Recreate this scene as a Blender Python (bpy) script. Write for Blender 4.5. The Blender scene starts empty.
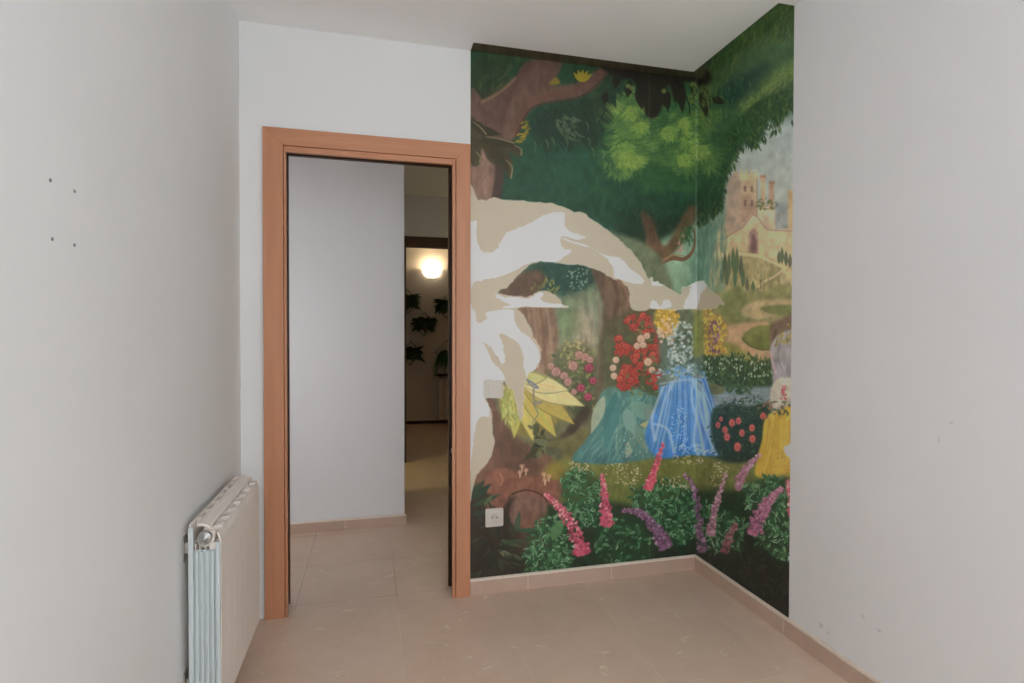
import bpy, bmesh, math, random
import numpy as np
from mathutils import Vector, Matrix

scene = bpy.context.scene
C = scene.collection
PI = math.pi

# ------------------------------------------------------------------ camera fit
F_PX, YAW, PITCH, ROLL = 552.62, 0.24887, 0.01437, 0.00173
EYE = np.array([0.0, 0.0, 1.2088])
_fw = np.array([math.sin(YAW) * math.cos(PITCH), math.cos(YAW) * math.cos(PITCH), -math.sin(PITCH)])
_r0 = np.array([math.cos(YAW), -math.sin(YAW), 0.0])
_u0 = np.cross(_r0, _fw)
_rt = _r0 * math.cos(ROLL) + _u0 * math.sin(ROLL)
_up = -_r0 * math.sin(ROLL) + _u0 * math.cos(ROLL)


def measure(P):
    """where a surveyed wall point appears on the reference survey photo (used only to trace the wallpaper)"""
    d = P - EYE
    z = d @ _fw
    return 512 + F_PX * (d @ _rt) / z, 341.5 - F_PX * (d @ _up) / z


# room dimensions (metres)
XL, XR = -0.5292, 1.6139          # side walls
YF, YN = 2.5103, -1.70            # wall with the doorway, wall with the window
ZC = 2.5
YH0, YH1 = 2.63, 3.545            # hall side of the doorway wall, hall wall opposite
XH = 0.200                        # corner of the hall wall
YD = 5.25                         # wall with the far doorway
YE = 7.45                         # end wall of the far room
# ---------------------------------------------------------------- mural painter
# A tiny brush engine: the printed forest of the wallpaper is painted stroke by
# stroke (sRGB, side wall lifted against its dimmer light) and later stored on the paper's vertices.
S = 3
PX0, PY0, PW, PH = 462, -6, 338, 634
IMG = np.zeros((PH * S, PW * S, 3)) + np.array([38, 66, 52]) / 255.0
RNG = np.random.RandomState(11)


def col(c):
    return np.array(c, float) / 255.0


def spline(pts, n=6, closed=False):
    p = np.array(pts, float)
    m = len(p)
    out = []
    for i in range(m if closed else m - 1):
        a, b, c, d = ((p[(i - 1) % m], p[i], p[(i + 1) % m], p[(i + 2) % m]) if closed else
                      (p[max(i - 1, 0)], p[i], p[i + 1], p[min(i + 2, m - 1)]))
        for k in range(n):
            t = k / n
            out.append(.5 * (2 * b + (c - a) * t + (2 * a - 5 * b + 4 * c - d) * t * t + (3 * b - a - 3 * c + d) * t ** 3))
    if not closed:
        out.append(p[-1])
    return np.array(out)


def noise(h, w, cells, seed):
    r = np.random.RandomState(seed)
    out = np.zeros((h, w))
    amp, tot = 1.0, 0.0
    for cy, cx in cells:
        g = r.rand(cy + 2, cx + 2)
        y = np.linspace(0, cy, h)
        x = np.linspace(0, cx, w)
        yi, xi = y.astype(int), x.astype(int)
        fy, fx = (y - yi), (x - xi)
        fy = (fy * fy * (3 - 2 * fy))[:, None]
        fx = (fx * fx * (3 - 2 * fx))[None, :]
        a, b = g[np.ix_(yi, xi)], g[np.ix_(yi, xi + 1)]
        c, d = g[np.ix_(yi + 1, xi)], g[np.ix_(yi + 1, xi + 1)]
        out += amp * ((a * (1 - fx) + b * fx) * (1 - fy) + (c * (1 - fx) + d * fx) * fy)
        tot += amp
        amp *= .55
    return out / tot - .5


BRUSH = noise(PH * S, PW * S, ((90, 60), (180, 130), (400, 260)), 5)
STREAK = noise(PH * S, PW * S, ((40, 120), (70, 300), (150, 500)), 6)


def blur(m, r):
    r = int(round(r))
    if r < 1:
        return m
    for ax in (0, 1):
        for _ in range(2):
            pad = [(0, 0), (0, 0)]
            pad[ax] = (r + 1, r)
            c = np.cumsum(np.pad(m, pad, mode='edge'), axis=ax)
            k = 2 * r + 1
            m = (np.take(c, range(k, c.shape[ax]), axis=ax) - np.take(c, range(0, c.shape[ax] - k), axis=ax)) / k
    return m


def polymask(pts, feather=0.0):
    """soft mask of a closed outline (photo-scale units); returns (y0,y1,x0,x1,mask)"""
    p = (np.array(pts, float) - (PX0, PY0)) * S
    pad = feather * S * 2 + 3
    x0, y0 = np.floor(p.min(0) - pad).astype(int)
    x1, y1 = np.ceil(p.max(0) + pad).astype(int)
    x0, y0 = max(x0, 0), max(y0, 0)
    x1, y1 = min(x1, PW * S), min(y1, PH * S)
    if x1 <= x0 or y1 <= y0:
        return None
    m = np.zeros((y1 - y0, x1 - x0))
    xs = np.arange(x0, x1) + .5
    q = np.roll(p, -1, 0)
    for j in range(y1 - y0):
        for sub in (.25, .75):
            y = y0 + j + sub
            hit = ((p[:, 1] <= y) != (q[:, 1] <= y))
            if not hit.any():
                continue
            xc = p[hit, 0] + (y - p[hit, 1]) * (q[hit, 0] - p[hit, 0]) / (q[hit, 1] - p[hit, 1])
            m[j] += .5 * ((xs[:, None] > xc[None, :]).sum(1) % 2)
    m = blur(m, feather * S)
    return y0, y1, x0, x1, m


def fill(pts, c, c2=None, feather=0.6, alpha=1.0, smooth=True, var=.10, streak=0.0, horiz=False):
    if smooth:
        pts = spline(pts, 6, True)
    r = polymask(pts, feather)
    if r is None:
        return
    y0, y1, x0, x1, m = r
    c = col(c)
    if c2 is not None:
        if horiz:
            t = np.linspace(0, 1, x1 - x0)[None, :, None]
        else:
            t = np.linspace(0, 1, y1 - y0)[:, None, None]
        c = c * (1 - t) + col(c2) * t
    k = 1 + var * 2.4 * BRUSH[y0:y1, x0:x1, None] + streak * 2.4 * STREAK[y0:y1, x0:x1, None]
    a = (m * alpha)[:, :, None]
    IMG[y0:y1, x0:x1] = IMG[y0:y1, x0:x1] * (1 - a) + np.clip(c * k, 0, 1) * a


def stroke(pts, w0, w1, c, c2=None, alpha=1.0, soft=.35, n=8):
    """tapering brush stroke along a spline; w0,w1 are full widths at the ends"""
    p = (spline(pts, n) - (PX0, PY0)) * S
    w = np.linspace(w0, w1, len(p)) * S / 2
    pad = max(w0, w1) * S + 3
    x0, y0 = np.maximum(np.floor(p.min(0) - pad).astype(int), 0)
    x1, y1 = np.ceil(p.max(0) + pad).astype(int)
    x1, y1 = min(x1, PW * S), min(y1, PH * S)
    if x1 <= x0 or y1 <= y0:
        return
    Y, X = np.mgrid[y0:y1, x0:x1] + .5
    best = np.full(X.shape, 1e9)
    tt = np.zeros(X.shape)
    for i in range(len(p) - 1):
        a, d = p[i], p[i + 1] - p[i]
        L = d @ d + 1e-9
        t = np.clip(((X - a[0]) * d[0] + (Y - a[1]) * d[1]) / L, 0, 1)
        dist = np.hypot(X - a[0] - t * d[0], Y - a[1] - t * d[1]) - (w[i] + t * (w[i + 1] - w[i]))
        k = dist < best
        best[k] = dist[k]
        tt[k] = ((i + t) / (len(p) - 1))[k]
    e = max(soft * S, .6)
    m = np.clip(.5 - best / e, 0, 1) * alpha
    cc = col(c)
    if c2 is not None:
        cc = cc * (1 - tt[:, :, None]) + col(c2) * tt[:, :, None]
    IMG[y0:y1, x0:x1] = IMG[y0:y1, x0:x1] * (1 - m[:, :, None]) + cc * m[:, :, None]


def leaf(x, y, ang, ln, wd, c, alpha=1.0):
    """a pointed leaf whose base is at x,y"""
    cx, cy = (x - PX0) * S, (y - PY0) * S
    L, Wd = ln * S, wd * S / 2
    dx, dy = math.cos(ang), math.sin(ang)
    ex, ey = cx + dx * L, cy + dy * L
    x0, x1 = int(max(min(cx, ex) - Wd - 2, 0)), int(min(max(cx, ex) + Wd + 3, PW * S))
    y0, y1 = int(max(min(cy, ey) - Wd - 2, 0)), int(min(max(cy, ey) + Wd + 3, PH * S))
    if x1 <= x0 or y1 <= y0:
        return
    Y, X = np.mgrid[y0:y1, x0:x1] + .5
    u = ((X - cx) * dx + (Y - cy) * dy) / L
    v = np.abs(-(X - cx) * dy + (Y - cy) * dx)
    wdt = Wd * np.sin(np.pi * np.clip(u, 0, 1) ** .8)
    m = np.clip(wdt - v + .5, 0, 1) * ((u > 0) & (u < 1)) * alpha
    m = m[:, :, None]
    IMG[y0:y1, x0:x1] = IMG[y0:y1, x0:x1] * (1 - m) + col(c) * m


def dab(x, y, r, c, alpha=1.0, ry=None, soft=.4):
    ry = ry or r
    cx, cy = (x - PX0) * S, (y - PY0) * S
    rx_, ry_ = r * S, ry * S
    x0, x1 = int(max(cx - rx_ - 2, 0)), int(min(cx + rx_ + 3, PW * S))
    y0, y1 = int(max(cy - ry_ - 2, 0)), int(min(cy + ry_ + 3, PH * S))
    if x1 <= x0 or y1 <= y0:
        return
    Y, X = np.mgrid[y0:y1, x0:x1] + .5
    d = np.sqrt(((X - cx) / rx_) ** 2 + ((Y - cy) / ry_) ** 2)
    m = np.clip((1 - d) / max(soft, .05), 0, 1) * alpha
    m = m[:, :, None]
    IMG[y0:y1, x0:x1] = IMG[y0:y1, x0:x1] * (1 - m) + col(c) * m


def inside(region, n):
    pts = spline(region, 5, True)
    lo, hi = pts.min(0), pts.max(0)
    q = np.roll(pts, -1, 0)
    out = []
    while len(out) < n:
        x, y = lo + RNG.rand(2) * (hi - lo)
        h = (pts[:, 1] <= y) != (q[:, 1] <= y)
        xc = pts[h, 0] + (y - pts[h, 1]) * (q[h, 0] - pts[h, 0]) / (q[h, 1] - pts[h, 1])
        if (xc < x).sum() % 2:
            out.append((x, y))
    return out


def pick(pal):
    a, b = pal[RNG.randint(len(pal))], pal[RNG.randint(len(pal))]
    t = RNG.rand() * .5
    return tuple(a[i] * (1 - t) + b[i] * t for i in range(3))


def leaves(region, n, ln, wd, pal, ang=None, spread=3.2, alpha=1.0, squeeze=1.0):
    for x, y in sorted(inside(region, n), key=lambda q: q[1]):
        a = (RNG.rand() * 6.28 if ang is None else ang + (RNG.rand() - .5) * spread)
        l = ln * (.6 + .8 * RNG.rand())
        leaf(x, y, a, l * (squeeze if abs(math.cos(a)) > .5 else 1), wd * (.6 + .8 * RNG.rand()) * squeeze, pick(pal), alpha)


def lupin(pts, w0, w1, dark, mid, light, n=130):
    """a flower spike: tip first; florets grow larger towards the base"""
    p = spline(pts, 10)
    for k in range(n):
        t = (k / n) ** .85
        i = t * (len(p) - 1)
        a, b = p[int(i)], p[min(int(i) + 1, len(p) - 1)]
        c = a + (b - a) * (i % 1)
        w = w0 + (w1 - w0) * t
        if t > .9:
            w *= 1 - (t - .9) * 4
        d = (b - a) / (np.linalg.norm(b - a) + 1e-6)
        s = (RNG.rand() - .5) * w * (1.3 if RNG.rand() < .25 else .95)
        x, y = c[0] - d[1] * s, c[1] + d[0] * s
        pal = [dark, mid, mid] if RNG.rand() > .35 * (1 - t) + .12 else [light, mid]
        r = (1.1 + 1.2 * t) * (.7 + .6 * RNG.rand())
        dab(x, y, r * min(1, w1 / 9 + .3), pick(pal), .95, soft=.5)
        if RNG.rand() < .3 * (1 - .6 * t):
            dab(x + .4, y - .5, .6, light, .8)


def rose(x, y, r, dark, mid, light, sx=1.0):
    dab(x, y, r * sx, dark, .95, ry=r, soft=.25)
    dab(x, y - .1 * r, r * .85 * sx, mid, .9, ry=r * .8, soft=.4)
    for k in range(5):
        a = k * 1.26 + RNG.rand()
        q = [(x + sx * r * .6 * math.cos(a + t), y + r * .6 * math.sin(a + t)) for t in (0, .5, 1.0)]
        stroke(q, .5, .25, light, alpha=.75)
    stroke([(x + sx * r * .3 * math.cos(t) * (1 - t / 9), y + r * .3 * math.sin(t) * (1 - t / 9)) for t in (0, 1.3, 2.6, 3.9, 5.2)], .6, .3, dark, alpha=.9)


def paint_mural():
    BR, DBR = (112, 82, 72), (78, 58, 50)
    # ---- canopy ground: deep teal green over the whole top
    fill([(462, -6), (800, -6), (800, 330), (462, 330)], (40, 66, 46), (40, 72, 56), smooth=False, var=.16, streak=.1)
    fill([(500, 100), (580, 90), (625, 150), (640, 215), (560, 210), (500, 195)], (42, 76, 58), (38, 68, 50), feather=9)
    fill([(560, 120), (605, 112), (612, 165), (600, 200), (540, 190)], (44, 80, 62), feather=10, alpha=.7)
    fill([(655, 185), (700, 170), (740, 150), (728, 210), (690, 222), (640, 250), (615, 215)], (34, 54, 40), feather=5, alpha=.9)
    # sky opening and haze at the right
    fill([(722, 225), (728, 165), (745, 142), (768, 120), (800, 105), (800, 300), (715, 300)], (150, 164, 164), (186, 180, 160), feather=2, var=.05)
    fill([(650, 250), (690, 225), (728, 205), (740, 300), (720, 330), (640, 330), (650, 280)], (122, 150, 128), (128, 150, 120), feather=3, var=.06, streak=.08)
    fill([(696, 232), (714, 228), (722, 262), (718, 300), (694, 300)], (92, 132, 116), feather=5, alpha=.8, streak=.12)
    fill([(660, 255), (680, 240), (690, 262), (672, 285), (655, 275)], (150, 176, 150), feather=6, alpha=.7)
    # ---- right-hand canopy on the side wall
    fill([(700, 75), (790, -6), (800, -6), (800, 92), (776, 112), (752, 138), (730, 150), (700, 130)], (58, 82, 46), (52, 84, 56), feather=4, streak=.12)
    fill([(728, 75), (760, 45), (800, 30), (800, 62), (760, 72), (738, 96)], (62, 92, 60), feather=6, alpha=.8)
    fill([(718, 92), (745, 72), (770, 66), (752, 92), (732, 105), (715, 108)], (34, 62, 52), feather=4)
    fill([(740, 108), (765, 80), (800, 58), (800, 72), (775, 92), (752, 118)], (96, 122, 62), feather=5, alpha=.75)
    fill([(765, 100), (800, 82), (800, 112), (776, 118)], (62, 84, 62), feather=5, alpha=.8)
    leaves([(705, 70), (780, 2), (796, 8), (796, 40), (745, 60), (712, 100)], 320, 10, 1.7, [(74, 98, 46), (96, 116, 58), (58, 84, 44), (112, 124, 66), (50, 74, 44)], ang=-1.2, spread=1.2, alpha=.55, squeeze=.75)
    leaves([(735, 112), (770, 82), (794, 60), (794, 80), (760, 105)], 160, 9, 1.5, [(112, 130, 66), (132, 142, 82), (84, 108, 58)], ang=-.9, spread=1.0, alpha=.55, squeeze=.75)
    leaves([(700, 90), (745, 70), (760, 85), (740, 130), (705, 140)], 160, 8, 1.6, [(46, 84, 56), (38, 66, 48), (70, 106, 64)], ang=1.2, spread=1.6, alpha=.6)
    # leaf fringe over the sky
    fringe = [(700, 222), (715, 215), (722, 205), (722, 190), (728, 172), (734, 160), (741, 142), (752, 146), (762, 138), (770, 118), (778, 128), (788, 108), (797, 118), (797, 92), (760, 100), (720, 140), (700, 180)]
    fill(fringe, (46, 74, 46), (38, 60, 44), feather=1.5, streak=.12)
    leaves(fringe, 420, 7, 2.0, [(40, 70, 40), (58, 88, 44), (32, 58, 42), (84, 108, 56), (44, 80, 54)], ang=1.3, spread=1.8, alpha=.85, squeeze=.8)
    for (x, y) in ((700, 222), (706, 220), (714, 213), (721, 203), (723, 190), (726, 178), (732, 166), (737, 156), (741, 148), (752, 146), (757, 146), (763, 138), (770, 124), (774, 132), (777, 130), (787, 112), (793, 122), (727, 172), (719, 209)):
        for k in range(5):
            leaf(x + RNG.rand() * 5 - 2.5, y - 4 + RNG.rand() * 4, 1.3 + RNG.rand() * 1.0 - .3, 6 + 3 * RNG.rand(), 1.7, pick([(44, 72, 42), (36, 60, 42), (70, 96, 50)]))
    # ---- the big light foliage: overlapping drooping tufts
    fill([(592, 92), (620, 78), (660, 84), (705, 82), (722, 110), (722, 165), (700, 195), (650, 190), (612, 178), (598, 140)], (52, 90, 56), feather=9, alpha=.85, streak=.14)
    fill([(600, 170), (660, 176), (712, 168), (704, 205), (650, 212), (604, 205)], (38, 70, 50), feather=9, alpha=.7)
    tufts = []
    for reg, n, r, lum in (([(596, 92), (620, 80), (645, 100), (640, 132), (605, 130)], 26, 15, .55),
                           ([(606, 132), (636, 126), (644, 150), (638, 172), (612, 168)], 26, 15, .62),
                           ([(650, 120), (700, 110), (716, 140), (706, 168), (662, 162)], 34, 15, .48),
                           ([(646, 92), (700, 90), (706, 112), (655, 122)], 14, 12, .3),
                           ([(640, 160), (700, 165), (704, 190), (648, 195)], 18, 14, .16),
                           ([(588, 140), (606, 120), (612, 185), (592, 180)], 10, 12, .12),
                           ([(615, 120), (645, 118), (690, 128), (690, 150), (620, 150)], 12, 13, .34)):
        tufts += [(y, x, r * (.7 + .6 * RNG.rand()), lum * (.85 + .6 * RNG.rand())) for x, y in inside(reg, n)]
    for y, x, r, lum in sorted(tufts):
        for q in range(34):
            a = 1.45 + (RNG.rand() - .5) * 3.6
            t = lum * (1.1 - .55 * abs(a - 1.2) / 1.8) * (.7 + .5 * RNG.rand())
            t = max(0, min(1, t))
            c = tuple(np.array((36, 74, 50)) * (1 - t) + np.array((142, 166, 80)) * t)
            d = r * .25 * RNG.rand()
            leaf(x + math.cos(a) * d, y + math.sin(a) * d, a + (RNG.rand() - .5) * .5, r * (.45 + .6 * RNG.rand()), 1.2 + 1.0 * RNG.rand(), c, .5)
    for (cx, cy, rr) in ((612, 104, 14), (602, 112, 8), (640, 126, 10), (684, 122, 9), (638, 160, 10), (684, 158, 11), (622, 148, 17), (627, 160, 12), (690, 140, 17), (668, 132, 12), (700, 150, 12), (630, 112, 12)):
        for q in range(110):
            a = RNG.rand() * 6.28
            d = rr * math.sqrt(RNG.rand())
            leaf(cx + math.cos(a) * d * .6, cy + math.sin(a) * d * .6, 1.3 + (RNG.rand() - .5) * 2.8, 4 + 6 * RNG.rand(), 1.3, pick([(126, 152, 76), (144, 164, 86), (104, 138, 68), (118, 142, 64)]), .5)
    leaves([(505, 180), (600, 150), (640, 190), (690, 190), (690, 215), (600, 215), (560, 205)], 420, 9, 1.8, [(40, 76, 60), (34, 64, 52), (48, 88, 66), (38, 70, 50)], ang=1.5, spread=1.2, alpha=.35)
    # ---- upper-left trunk and its boughs
    fill([(474, 60), (505, 62), (500, 92), (486, 104), (474, 100)], (44, 58, 40), (40, 50, 36), feather=2, streak=.12)
    leaves([(476, 62), (520, 62), (500, 92), (478, 96)], 60, 12, 3, [(54, 70, 42), (38, 52, 38), (70, 82, 48)], ang=-1.0, spread=1.0, alpha=.6)
    trunk = [(472, 88), (484, 100), (500, 90), (516, 76), (526, 62), (545, 58), (562, 62), (556, 78), (552, 85), (570, 84), (586, 79), (598, 69), (612, 68), (606, 76), (594, 90), (578, 98), (558, 101), (542, 104), (530, 111), (523, 122), (516, 136), (510, 142), (502, 150), (503, 172), (500, 196), (493, 208), (470, 208), (470, 120)]
    fill(trunk, (92, 70, 60), (124, 98, 84), feather=1.0, var=.05, streak=.09)
    fill([(484, 100), (500, 90), (516, 78), (512, 96), (506, 120), (500, 142), (486, 138), (480, 118)], (92, 70, 62), feather=3, alpha=.8)
    stroke([(482, 102), (500, 92), (516, 78)], 3, 2, (130, 106, 78), alpha=.7, soft=1.5)
    stroke([(526, 66), (512, 92), (500, 128)], 7, 4, (82, 60, 52), alpha=.5, soft=3)
    stroke([(604, 72), (578, 90), (545, 97), (526, 108), (516, 130)], 4, 8, (104, 72, 60), alpha=.6, soft=3)
    stroke([(606, 76), (580, 97), (545, 103), (528, 112), (516, 136)], 2, 2.5, (76, 52, 44), alpha=.7, soft=1)
    fill([(470, 150), (490, 150), (488, 208), (470, 208)], (134, 106, 90), feather=3, streak=.08)
    stroke([(500, 160), (499, 180), (495, 204)], 9, 9, (66, 52, 46), alpha=.9, soft=2)
    # yellow light between the boughs
    fill([(549, 84), (556, 77), (560, 84)], (126, 110, 46), feather=.8)
    for a in (-2.3, -1.9, -1.5, -1.1, -.7):
        leaf(582, 82, a, 13, 4.5, (144, 128, 44))
    for x, y in inside([(514, 142), (521, 122), (528, 128), (520, 142), (512, 146)], 30):
        leaf(x, y, -.7 + RNG.rand(), 5, 2, (146, 124, 46), .8)
    # dark ferny leaves across the trunk
    fill([(470, 118), (480, 126), (490, 138), (504, 139), (516, 144), (522, 152), (518, 157), (508, 152), (512, 160), (513, 172), (509, 178), (504, 170), (498, 166), (488, 160), (482, 148), (481, 162), (476, 166), (470, 160)], (64, 58, 42), (72, 66, 44), feather=.8)
    for (x, y, a, l, w) in ((472, 122, .6, 18, 9), (474, 128, .25, 28, 9), (480, 140, .15, 40, 9), (488, 146, .7, 26, 9), (492, 150, .95, 24, 8), (500, 156, 1.1, 20, 7)):
        leaf(x, y, a, l, w, (54 + RNG.randint(12), 50 + RNG.randint(10), 36))
    for pts in ([(473, 122), (480, 127), (486, 134)], [(486, 137), (500, 139), (514, 143)], [(514, 145), (521, 149), (521, 155)], [(476, 152), (480, 156), (480, 162)], [(506, 160), (512, 167), (511, 178)]):
        stroke(pts, .6, 1.4, (142, 132, 98), alpha=.8)
    # dark leaf masses under the bough
    for reg in ([(530, 118), (556, 104), (578, 104), (592, 120), (586, 140), (564, 146), (540, 140)], [(575, 104), (600, 90), (612, 70), (626, 72), (612, 100), (596, 150), (586, 140)]):
        fill(reg, (40, 54, 42), feather=5, alpha=.8)
        leaves(reg, 80, 12, 3.4, [(36, 50, 40), (46, 62, 46), (34, 58, 48)], ang=1.4, spread=1.4, alpha=.7)
    for (x, y) in ((557, 122), (562, 118), (567, 126), (573, 132), (570, 118), (546, 140), (534, 142), (552, 138), (566, 138), (586, 122), (592, 148), (602, 150), (588, 138)):
        stroke([(x, y), (x + 2, y + 4), (x + 1.5, y + 9)], .9, .4, (118, 134, 104), alpha=.65)
    leaves([(556, 116), (575, 116), (578, 140), (562, 136)], 40, 8, 2.6, [(74, 92, 68), (92, 106, 82), (54, 72, 54)], ang=.9, spread=1.2, alpha=.7)
    # black drooping leaves at the top edge
    top = [(600, 62), (650, 62), (700, 68), (712, 78), (704, 86), (684, 82), (676, 104), (668, 84), (660, 112), (648, 118), (640, 96), (632, 80), (616, 78)]
    fill(top, (36, 32, 26), feather=1.2, var=.15)
    for (x, y, a, l, w) in ((640, 84, 1.5, 26, 12), (652, 84, 1.45, 34, 14), (662, 86, 1.3, 26, 12), (630, 80, 1.7, 18, 9), (680, 78, 1.5, 36, 10), (696, 78, 1.7, 22, 8), (704, 86, 1.5, 32, 12), (712, 98, .4, 14, 8), (618, 74, 1.8, 16, 8), (606, 92, 1.7, 14, 7)):
        leaf(x, y, a, l, w, (38, 35, 28), .95)
    stroke([(690, 98), (692, 104), (697, 107)], 1.2, .8, (34, 34, 24))
    stroke([(686, 96), (689, 104), (690, 115)], 1.0, 1.6, (34, 34, 24))
    stroke([(700, 88), (707, 96), (709, 112)], .8, 1.0, (120, 124, 92), alpha=.7)
    for (x, y) in ((632, 88), (664, 91), (628, 86), (693, 84)):
        dab(x, y, 3, (118, 138, 74), .7)
    leaves([(690, 80), (716, 84), (718, 120), (692, 124)], 110, 7, 1.6, [(92, 116, 50), (70, 98, 48), (112, 130, 62)], ang=1.2, spread=1.6, alpha=.6)
    # ---- second tree: fork below the canopy
    fill([(640, 212), (652, 218), (658, 236), (664, 246), (672, 238), (680, 222), (690, 206), (696, 212), (688, 232), (676, 250), (664, 262), (656, 272), (650, 282), (642, 282), (640, 268), (642, 250), (646, 236)], (74, 62, 46), (124, 92, 70), feather=1.5, streak=.1)
    fill([(678, 226), (692, 206), (697, 214), (688, 236), (674, 250), (666, 252)], (98, 84, 58), feather=3, alpha=.8)
    stroke([(660, 262), (672, 258), (684, 259), (692, 252), (695, 240), (694, 228)], 6, 1.5, (116, 86, 64), (108, 86, 60))
    stroke([(662, 260), (674, 255), (684, 256)], 1.6, 1, (150, 120, 86), alpha=.8)
    stroke([(648, 280), (658, 266), (668, 258)], 3, 2, (158, 120, 92), alpha=.7, soft=1.5)
    for x, y in inside([(676, 240), (690, 230), (692, 240), (680, 250)], 16):
        stroke([(x, y), (x + 3, y - 4), (x + 5, y - 9)], .6, .3, (172, 158, 120), alpha=.6)
    for k in range(9):                                      # a sprig of pink blossom on the bough
        dab(678 + RNG.rand() * 4, 242 + RNG.rand() * 10, 1.2, (196, 132, 122), .8)
    leaves([(684, 226), (692, 222), (690, 240), (682, 240)], 30, 6, 2, [(44, 78, 50), (60, 96, 60)], ang=1.6, spread=2, alpha=.8)
    # ---- hill with a plain stone tower, gate and wall
    ST, SD, SL = (196, 168, 134), (160, 130, 108), (206, 186, 150)
    fill([(716, 240), (728, 222), (760, 215), (800, 216), (800, 300), (716, 300)], (192, 170, 134), (168, 154, 112), feather=1.5)
    fill([(724, 232), (728, 180), (736, 170), (744, 180), (748, 232)], (168, 146, 128), (178, 152, 128), feather=1.2, smooth=False, var=.08)
    fill([(741, 222), (741, 178), (757, 178), (757, 222)], ST, SD, feather=.6, smooth=False, var=.1)
    fill([(739.5, 180), (739.5, 174), (758.5, 174), (758.5, 180)], (206, 180, 140), feather=.4, smooth=False)
    for k in range(4):
        fill([(740 + k * 5, 174), (740 + k * 5, 170), (742.6 + k * 5, 170), (742.6 + k * 5, 174)], (204, 178, 140), feather=.3, smooth=False)
    for x, y in ((745, 188), (752, 188), (745, 202), (752, 202)):
        fill([(x - 1.2, y + 4), (x - 1.2, y - 2), (x + 1.2, y - 2), (x + 1.2, y + 4)], (136, 104, 92), feather=.4, smooth=False)
    stroke([(757, 178), (757, 222)], 1.2, 1.2, (150, 122, 104), alpha=.7)
    fill([(758, 226), (758, 206), (775, 206), (775, 232)], SL, ST, feather=.6, smooth=False)
    stroke([(759, 206), (775, 206)], 1.4, 1.4, (150, 126, 104), alpha=.7)
    fill([(761, 206), (761, 176), (765, 176), (765, 206)], (190, 160, 122), feather=.5, smooth=False)
    fill([(769, 210), (769, 182), (774, 182), (774, 210)], (180, 146, 120), feather=.5, smooth=False)
    for x, y in ((763, 175), (771.5, 181)):
        fill([(x - 3, y + 3), (x - 3, y), (x + 3, y), (x + 3, y + 3)], (164, 128, 104), feather=.4, smooth=False)
    fill([(775, 232), (775, 200), (789, 205), (789, 232)], (136, 144, 146), feather=1.5, alpha=.8, smooth=False)
    fill([(788, 232), (788, 190), (800, 190), (800, 232)], (186, 160, 116), feather=.8, smooth=False)
    leaves([(757, 200), (775, 200), (775, 208), (758, 208)], 40, 4, 1.4, [(98, 104, 62), (122, 122, 72)], alpha=.8)
    fill([(722, 240), (735, 232), (742, 228), (748, 219), (752, 215), (758, 218), (763, 226), (770, 230), (800, 231), (800, 262), (722, 262)], (206, 182, 142), (194, 172, 128), feather=.8, var=.08)
    stroke([(722, 240), (736, 231), (743, 227), (749, 219), (753, 215), (758, 218), (764, 226), (771, 230), (798, 231)], 1.5, 1.3, (166, 128, 116), alpha=.8)
    fill([(748, 256), (748, 238), (750, 231), (754, 228), (757, 231), (758.5, 240), (759, 257)], (166, 134, 118), feather=.5, smooth=False)
    fill([(750.5, 256), (750.5, 240), (753.5, 233), (756.5, 240), (757, 256)], (124, 92, 86), feather=.5, smooth=False)
    fill([(724, 262), (740, 252), (768, 258), (784, 266), (800, 270), (800, 305), (722, 305)], (166, 152, 106), (142, 136, 92), feather=2, var=.14, streak=.1)
    stroke([(738, 254), (758, 256), (772, 262), (790, 270)], 3.5, 2.5, (206, 184, 142), alpha=.8, soft=1)
    stroke([(785, 268), (775, 276), (764, 282), (757, 290), (770, 291), (790, 294)], 2, 3, (200, 180, 140), alpha=.8, soft=1)
    fill([(786, 266), (780, 282), (792, 292), (800, 292), (800, 268)], (196, 178, 134), feather=1, alpha=.7)
    for (x, y, h) in ((725, 272, 24), (729, 276, 26), (733, 270, 26), (737, 272, 28), (741, 276, 24), (727, 284, 22), (735, 286, 24), (743, 286, 20), (722, 282, 20), (779, 262, 14), (782, 262, 18), (786, 264, 16), (790, 266, 15), (747, 290, 16), (753, 292, 14)):
        leaf(x, y + 2, -1.57, h, 4.0, (84 + RNG.randint(16), 98 + RNG.randint(14), 76))
    for k in range(22):
        x = 757 + RNG.rand() * 34
        y = 278 + RNG.rand() * 14
        stroke([(x, y), (x, y + 9)], 1.2, .6, pick([(116, 108, 70), (142, 126, 82), (98, 98, 66)]), alpha=.7)
    leaves([(700, 238), (722, 236), (724, 304), (700, 304)], 120, 18, 2.2, [(96, 130, 112), (120, 150, 126), (80, 116, 100)], ang=-1.57, spread=.3, alpha=.45)
    # ---- terraces, paths and hedge of the garden
    fill([(696, 300), (730, 292), (760, 290), (800, 290), (800, 370), (696, 370)], (134, 132, 84), (150, 134, 92), feather=2)
    fill([(722, 296), (740, 286), (748, 300), (764, 318), (752, 324), (728, 322), (720, 312)], (120, 126, 78), (112, 116, 72), feather=1.5)
    fill([(718, 330), (736, 324), (766, 322), (774, 334), (796, 330), (796, 372), (752, 372), (735, 358), (722, 348)], (182, 150, 112), (168, 138, 104), feather=1.2)
    fill([(744, 306), (764, 300), (800, 300), (800, 306), (772, 316), (756, 320), (742, 314)], (178, 158, 116), feather=1.5, alpha=.9)
    fill([(760, 308), (778, 305), (800, 306), (800, 314), (776, 315)], (116, 120, 74), feather=.8)
    fill([(742, 338), (752, 328), (770, 325), (784, 330), (780, 346), (764, 350), (750, 346)], (126, 128, 70), (98, 106, 56), feather=.8)
    stroke([(742, 338), (750, 346), (764, 350), (779, 346)], 1.2, 1, (72, 82, 48), alpha=.8)
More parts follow.
